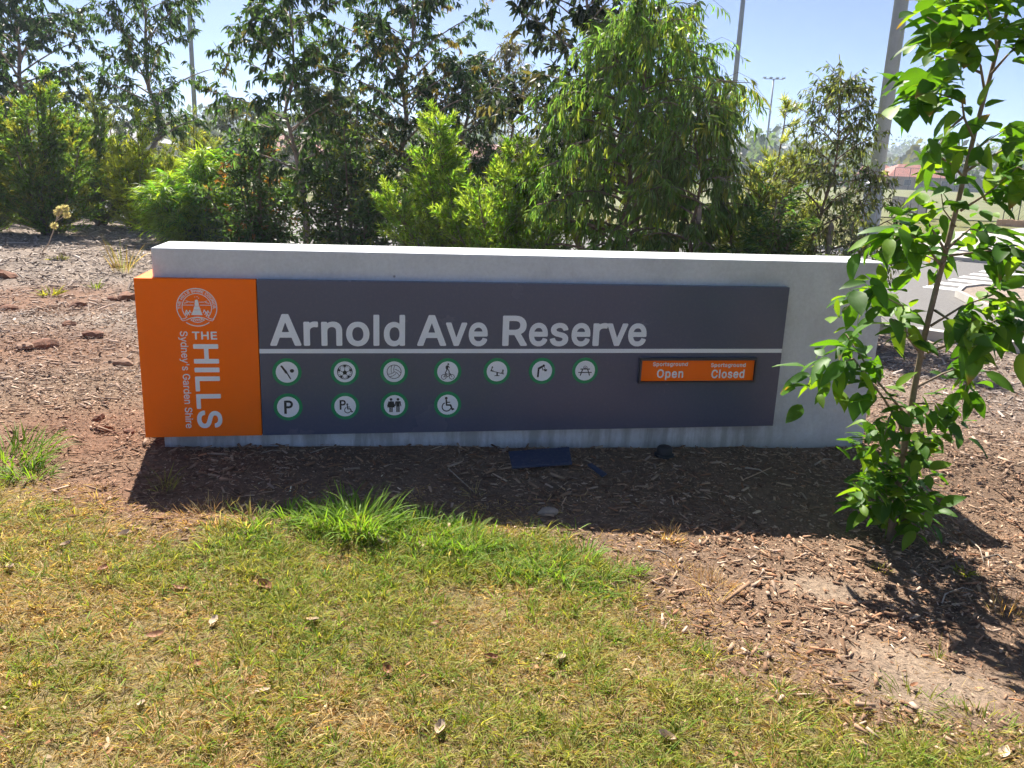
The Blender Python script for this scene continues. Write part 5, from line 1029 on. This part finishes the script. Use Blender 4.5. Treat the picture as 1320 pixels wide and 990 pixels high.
G1, G2, G3 = BRT*1.0, GRN*1.05, np.array([.16, .29, .03]); S1_, S2_, S3_ = STRAW, RUST, np.array([.30, .24, .13])
tuft('grass_tuft', 'largest lush green grass tuft at the front edge of the shadow', 462, 680, 240, .20, .15, [G1, G2, G3], .0075, .75, .55, seed=1)
tuft('grass_tuft', 'lush green tuft just left of the largest one', 412, 678, 120, .14, .10, [G1, G2, G3], .0065, .8, .5, seed=2)
tuft('grass_tuft', 'small bright green tuft under the orange panel end of the shadow', 372, 668, 70, .11, .06, [G1, G2, G3], .006, .7, .5, seed=3)
tuft('grass_tuft', 'spreading green tuft right of the largest one', 545, 690, 170, .13, .15, [G1, G2, G3], .006, .8, .5, seed=4)
tuft('grass_tuft', 'green tuft at the shadow edge left of the flat stone', 600, 700, 150, .12, .14, [G1, G2, G3], .006, .8, .5, seed=5)
tuft('grass_tuft', 'green tuft in the middle of the lawn edge below the stone', 700, 735, 150, .11, .15, [G1, G2], .0055, .8, .5, seed=6)
tuft('grass_tuft', 'green tuft at the right end of the lush strip', 750, 722, 80, .11, .07, [G1, G2, G3], .0055, .7, .5, seed=7)
tuft('grass_tuft', 'sparse green and straw tuft left of the small bright tuft', 322, 678, 90, .12, .08, [OLIVE, S1_, G2], .005, .7, .5, seed=8)
tuft('grass_tuft', 'orange dry tuft at the left corner of the shadow', 272, 668, 150, .085, .13, [S1_, S2_, S2_*1.1], .0035, .8, .4, seed=9)
tuft('grass_tuft', 'tiny green tuft beside the orange dry tuft', 277, 681, 40, .06, .04, [G2, G1], .004, .7, .4, seed=10)
tuft('grass_tuft', 'tall green clump at the left edge of the photo', 8, 596, 200, .20, .20, [G1, G2, G3], .007, .7, .5, seed=11)
tuft('grass_tuft', 'green tuft at the tip of the left edge clump', 38, 614, 110, .13, .09, [G1, G2, G3], .006, .8, .5, seed=12)
tuft('grass_tuft', 'straw tuft on bare soil left of the shadow', 130, 637, 60, .08, .07, [S1_, S2_], .003, 1.0, .4, seed=13)
tuft('grass_tuft', 'rust coloured dry tuft nearest the sand patch', 915, 760, 140, .10, .10, [S2_*1.15, S1_, S2_], .003, 1.1, .4, seed=14)
tuft('grass_tuft', 'rust coloured dry tuft against the shadow edge right of the slider sign', 864, 694, 90, .08, .06, [S2_*1.15, S1_], .003, .9, .4, seed=15)
tuft('grass_tuft', 'small rust tuft between the two larger dry tufts', 876, 730, 50, .06, .04, [S2_*1.15, S1_], .003, .9, .4, seed=16)
tuft('grass_tuft', 'thin grass sprig with pale blades on the shadow line', 741, 686, 16, .10, .02, [OLIVE, S1_, G2], .004, 1.3, .5, seed=17)
tuft('grass_tuft', 'thin dry weed tuft in the shade at the left end', 213, 632, 45, .14, .05, [S3_*.8, OLIVE], .004, .7, .4, seed=18)
tuft('grass_tuft', 'dry sprig in the middle of the shade', 612, 640, 30, .10, .03, [S3_, S1_], .003, 1.2, .4, seed=19)
tuft('grass_tuft', 'green weed tuft at the bottom right sand patch', 1180, 905, 60, .09, .10, [OLIVE, G2], .004, 1.0, .5, seed=20)
tuft('grass_tuft', 'low green tuft near the bottom right edge of the lawn', 1265, 935, 110, .07, .11, [OLIVE, G2], .004, .9, .5, seed=21)
tuft('grass_tuft', 'single green sprig in the tree shadow', 1210, 852, 10, .10, .012, [G2, OLIVE], .004, .4, .3, seed=22)
tuft('grass_tuft', 'rust coloured grass wisp on mulch right of the tree shadow', 1297, 790, 70, .12, .07, [S2_*1.1, S1_], .0025, .7, .4, seed=23)
tuft('weed', 'small yellow green weed on mulch right of the young tree', 1243, 740, 55, .05, .035, [np.array([.28, .30, .05])], .007, 1.2, .4, cat='weed', seed=24)
tuft('weed', 'small yellow weed left of the young tree shadow', 1138, 736, 30, .06, .03, [np.array([.30, .26, .06])], .005, 1.0, .4, cat='weed', seed=25)
tuft('weed', 'yellow green weed on the red soil at the left', 64, 381, 50, .17, .08, [np.array([.27, .27, .05])], .016, 1.2, .4, cat='weed', seed=26)
tuft('weed', 'tiny yellow weed on the grey mulch at the left', 75, 335, 40, .14, .10, [np.array([.28, .28, .06])], .016, 1.4, .4, cat='weed', seed=27)
tuft('weed', 'small green sprig on mulch near the orange panel', 123, 373, 20, .16, .05, [np.array([.18, .24, .05])], .012, .8, .4, cat='weed', seed=28)
tuft('weed', 'brown spindly weed beside the top of the sign wall', 160, 352, 60, .55, .16, [np.array([.30, .22, .10]), np.array([.22, .24, .07])], .010, .45, .3, cat='weed', seed=29)
# the lanky weed with pale seed heads
b = gnd(50, 328); wr = tag(empty('seeding_weed', tuple(b)), 'lanky leaning weed with fluffy cream seed heads at the left', 'weed', 'tufts and weeds around the sign')
Yw = float(b[1]); sp = [at(q[0], q[1], Yw - .03*i) - b for i, q in enumerate(((50,328),(62,315),(68,300),(72,285),(80,272)))]; sp[0][2] = -.03
w = MB(); w.tube(sp, [.012, .010, .009, .007, .005], 5); w.build('stem', M['twig'], wr, True)
rg = np.random.default_rng(3)
for (qx, qy) in ((70,291),(77,270),(84,268),(86,277),(74,274)):
    c_ = at(qx, qy, Yw - .1) - b; w = MB(); w.tube([sp[3], c_], [.005, .003], 4); w.build('stalk', M['twig'], wr)
    n_ = 90; D = unit(rg.normal(0, 1, (n_, 3))); V, c, i, C = blades(np.tile(c_, (n_, 1)), D, np.full(n_, .075), np.full(n_, .012), np.tile(np.array([[.55, .50, .36]]), (n_, 1)), rg, .1)
    link('seed_head', mesh_np('seed_head', V, c, i, C), M['grass'], wr)

# ------------------------------------------------------------------ clods, stone, litter, twigs
def lump(seed, sx, sy, sz, sub=2, rough=.28):
    r = np.random.default_rng(seed); bm = bmesh.new(); bmesh.ops.create_icosphere(bm, subdivisions=sub, radius=1)
    ph = r.uniform(0, 6.28, (4, 3)); fr = r.uniform(1.2, 3.6, (4, 3))
    for v_ in bm.verts:
        k_ = 1 + rough*sum(math.sin(fr[j] @ np.array(v_.co) + ph[j, 0])/(j + 1.5) for j in range(4))
        v_.co = v_.co*k_; v_.co.x *= sx; v_.co.y *= sy; v_.co.z = max(v_.co.z, -.45)*sz
    me = bpy.data.meshes.new('lump'); bm.to_mesh(me); bm.free()
    return me
M['tanclod'] = plain('tan_clay_clod', (0.26, 0.16, 0.11), 0.95, 0.3, 18, bmp=0.02)
def drop(name, label, cat, px, py, me, mat, group, rz=0.0, dz=0.0):
    b = gnd(px, py); o = link(name, me, mat, None, (b[0], b[1], b[2] + dz)); o.rotation_euler = (0, 0, rz); return tag(o, label, cat, group)
drop('stone', 'flat pale stone lying in the shade in front of the sign', 'stone', 706, 662, lump(1, .055, .035, .022), M['stone'], 'stones', .3, .006)
drop('stone', 'small pale stone at the foot of the shade edge', 'stone', 699, 680, lump(2, .022, .016, .012), M['stone'], 'stones', .3, .004)
clods = [(8,358,.16,'large red clay clod at the left edge of the bank'),(100,396,.085,'dark round clod in the middle of the red bank'),(163,386,.15,'long red clod next to the top corner of the orange panel'),(146,388,.08,'smaller red clod left of the long one by the panel'),(121,434,.085,'flat clod halfway down the red bank'),(58,448,.10,'broad red clod low on the bank'),(32,449,.075,'pinkish clod left of the broad red clod'),(159,470,.075,'tan clod close to the orange panel edge'),(131,556,.045,'grey brown clod by the lawn end of the bank'),(127,541,.05,'pale clod just above the grey brown clod'),(167,558,.040,'pale lump against the lower panel corner'),(12,400,.09,'red clod on the bank below the largest one'),(88,420,.06,'small crumbly red clod under the dark round one'),(1233,718,.03,'dark clod on mulch right of the young tree'),(150,345,.10,'greyish clod at the head of the bank')]
for k_, (px_, py_, sz_, lab) in enumerate(clods):
    drop('soil_clod', lab, 'clod', px_, py_, lump(20 + k_, sz_, sz_*.7, sz_*.55, 2, .34), M['clod'] if k_ not in (6, 7) else M['tanclod'], 'clods on the bank', k_*.9, sz_*.12)
def dead_leaf(seed, L_, W_, curl):
    r = np.random.default_rng(seed); nu, nv = 8, 5; vs, fs = [], []
    for i in range(nu):
        t = i/(nu-1); hw = W_/2*math.sin(math.pi*min(.97, .06 + t*.94))**.7
        for j in range(nv):
            s = -1 + 2*j/(nv-1); vs.append(((t-.5)*L_, s*hw, curl*L_*((t-.5)**2)*1.6 + curl*hw*s*s*1.5 + r.normal(0, .0012) + .004))
    for i in range(nu-1):
        for j in range(nv-1): a = i*nv+j; fs.append((a, a+nv, a+nv+1, a+1))
    me = bpy.data.meshes.new('dead_leaf'); me.from_pydata(vs, [], fs); me.update(); me.polygons.foreach_set('use_smooth', np.ones(len(fs), bool)); return me
dl = [(232,763,0,.055,'brown dead leaf on the lawn left of the largest tuft'),(133,738,0,.05,'dark red dead leaf at the left of the lawn'),(340,760,0,.075,'large rusty dead leaf below the orange panel'),(85,708,1,.05,'bleached dead leaf near the top left of the lawn'),(500,870,0,.05,'reddish dead leaf low in the middle of the lawn'),(339,897,1,.045,'pinkish bleached leaf low on the left of the lawn'),(276,806,1,.05,'white edged curled leaf left of centre on the lawn'),(402,806,1,.055,'pale crumpled leaf in the middle of the lawn'),(160,694,1,.055,'curled pale leaf on the bare patch at left'),(14,738,1,.05,'white leaf scrap at the left edge of the lawn'),(201,824,0,.055,'grey brown leaf lying flat on the left of the lawn'),(183,914,1,.04,'pink leaf scrap near the bottom left'),(625,736,0,.05,'orange brown leaf on the lush green strip'),(723,856,1,.055,'upright cream leaf at right of the lawn centre'),(492,704,1,.07,'pale dead leaf under the right of the largest tuft'),(468,694,1,.06,'pale dead leaf at the foot of the largest tuft'),(542,707,1,.045,'small pale leaf right of the largest tuft'),(632,853,0,.05,'tan leaf at the centre of the lawn'),(567,946,1,.055,'white leaf near the bottom centre of the lawn'),(859,957,1,.055,'grey leaf near the bottom right of the lawn centre'),(1294,976,1,.06,'pale straw leaf in the bottom right corner'),(255,862,0,.04,'small brown leaf left of the pinkish leaf'),(1178,889,0,.035,'brown seed head on the sand patch')]
for k_, (px_, py_, kind_, L_, lab) in enumerate(dl):
    o = drop('dead_leaf', lab, 'dead leaf', px_, py_, dead_leaf(k_, L_, L_*.55, .35 + .08*(k_ % 5)), M['paleleaf' if kind_ else 'deadleaf'], 'dead leaves on the lawn', k_*1.3, .011)
    o.rotation_euler = (.18*math.sin(k_*2.1), .2*math.cos(k_*1.7), k_*1.3)
def twig(label, pts, r0, mat='twig', cat='twig', name='twig'):
    P3 = [gnd(*p) + np.array([0, 0, .010 + .012*(i % 2)]) for i, p in enumerate(pts)]; b = P3[0].copy()
    w = MB(); w.tube([q - b for q in P3], [r0*(1 - .6*i/(len(P3)-1)) for i in range(len(P3))], 5)
    o = w.build(name, M[mat], None, True, loc=tuple(b)); return tag(o, label, cat, 'dry twigs on the mulch')
twig('curved pale twig lying in the tree shadow', [(1214,780),(1217,772),(1226,765),(1240,763),(1255,764)], .004)
twig('short straight stick in the tree shadow', [(1275,776),(1283,788)], .006)
twig('bent stick on sunlit mulch right of the young tree', [(1252,700),(1262,712),(1268,728)], .005)
twig('dark stick on sunlit mulch at the right edge', [(1266,722),(1285,720),(1312,738)], .006, 'stake')
twig('thin dry stem lying across the shade in the middle', [(578,606),(592,622),(612,637)], .004)
twig('long dry straw against the wall foot under the pictograms', [(400,586),(420,582),(436,577)], .003)
twig('pale straw lying near the left of the shade', [(338,586),(352,585),(367,584)], .003)
twig('dry stick sloping at the foot of the right wall end', [(1050,602),(1062,596),(1072,594)], .006)
twig('pale stick lying in the right of the shade', [(960,605),(978,610),(990,615)], .006)
twig('short pale stick below the slider sign', [(866,643),(868,656)], .005)
twig('long thin stick on the bare soil left of the sand patch', [(832,712),(850,716),(868,724)], .006, 'stake')
twig('thin stick on the right mulch above the tree shadow', [(1192,626),(1205,636),(1222,640)], .005)
# fallen navy plate and its broken-off strip, black plastic cap against the wall
a, b2, c_, d_ = gnd(655,593), gnd(733,588), gnd(737,604), gnd(660,608); b0_ = a.copy()
pr_ = tag(empty('fallen_plate', tuple(b0_)), 'dark blue flat plate lying on the mulch in front of the wall', 'plate')
w = MB(); q = [p - b0_ for p in (d_, c_, b2, a)]; tilt = [.018, .022, .05, .045]
lo = [(p[0], p[1], p[2] + t) for p, t in zip(q, tilt)]; hi = [(p[0], p[1], p[2] + t + .007) for p, t in zip(q, tilt)]
w.add(lo + hi, [(3, 2, 1, 0), (4, 5, 6, 7), (0, 1, 5, 4), (1, 2, 6, 5), (2, 3, 7, 6), (3, 0, 4, 7)]); w.build('plate', M['navy'], pr_, bevel=.0015)
w = MB(); e = np.array(hi[0]); g = np.array(hi[1]); w.tube([e + [0, .006, .002], g + [0, .006, .002]], .005, 6); w.build('folded_lip', M['navy'], pr_)
a, b2, c_, d_ = gnd(757,604), gnd(762,602), gnd(782,616), gnd(776,619); b0_ = a.copy()
w = MB(); q = [p - b0_ for p in (d_, c_, b2, a)]; w.add([(p[0], p[1], p[2] + .018) for p in q] + [(p[0], p[1], p[2] + .025) for p in q], [(3, 2, 1, 0), (4, 5, 6, 7), (0, 1, 5, 4), (1, 2, 6, 5), (2, 3, 7, 6), (3, 0, 4, 7)])
tag(w.build('broken_strip', M['navy'], None, loc=tuple(b0_)), 'narrow dark blue strip broken off beside the fallen plate', 'strip')
b = gnd(856, 588); r = tag(empty('plastic_cap', tuple(b), SPSI), 'black plastic cap half buried against the wall foot', 'plastic cap')
w = MB(); w.tube([(0,0,-.03), (0,0,.05), (0,0,.062)], [.05, .046, .036], 10); w.build('cap', M['blackplastic'], r, True)
w = MB(); w.tube([(0,0,.006), (0,0,.014)], [.062, .060], 10); w.build('flange', M['blackplastic'], r)

# ------------------------------------------------------------------ haze: the smoky air between here and the hills
w = MB(); w.box(-2700, 2700, -2700, 2700, -10.0, 46.0)
hz = w.build('haze', None); hz['kind'] = 'stuff'
m = bpy.data.materials.new('haze_air'); m.use_nodes = True; nt = m.node_tree
for q in list(nt.nodes):
    if q.type == 'BSDF_PRINCIPLED': nt.nodes.remove(q)
pv = nt.nodes.new('ShaderNodeVolumePrincipled'); pv.inputs['Color'].default_value = (0.70, 0.82, 1.0, 1); pv.inputs['Density'].default_value = 0.0008; pv.inputs['Anisotropy'].default_value = 0.2
nt.links.new(pv.outputs[0], nt.nodes['Material Output'].inputs['Volume']); hz.data.materials.append(m)
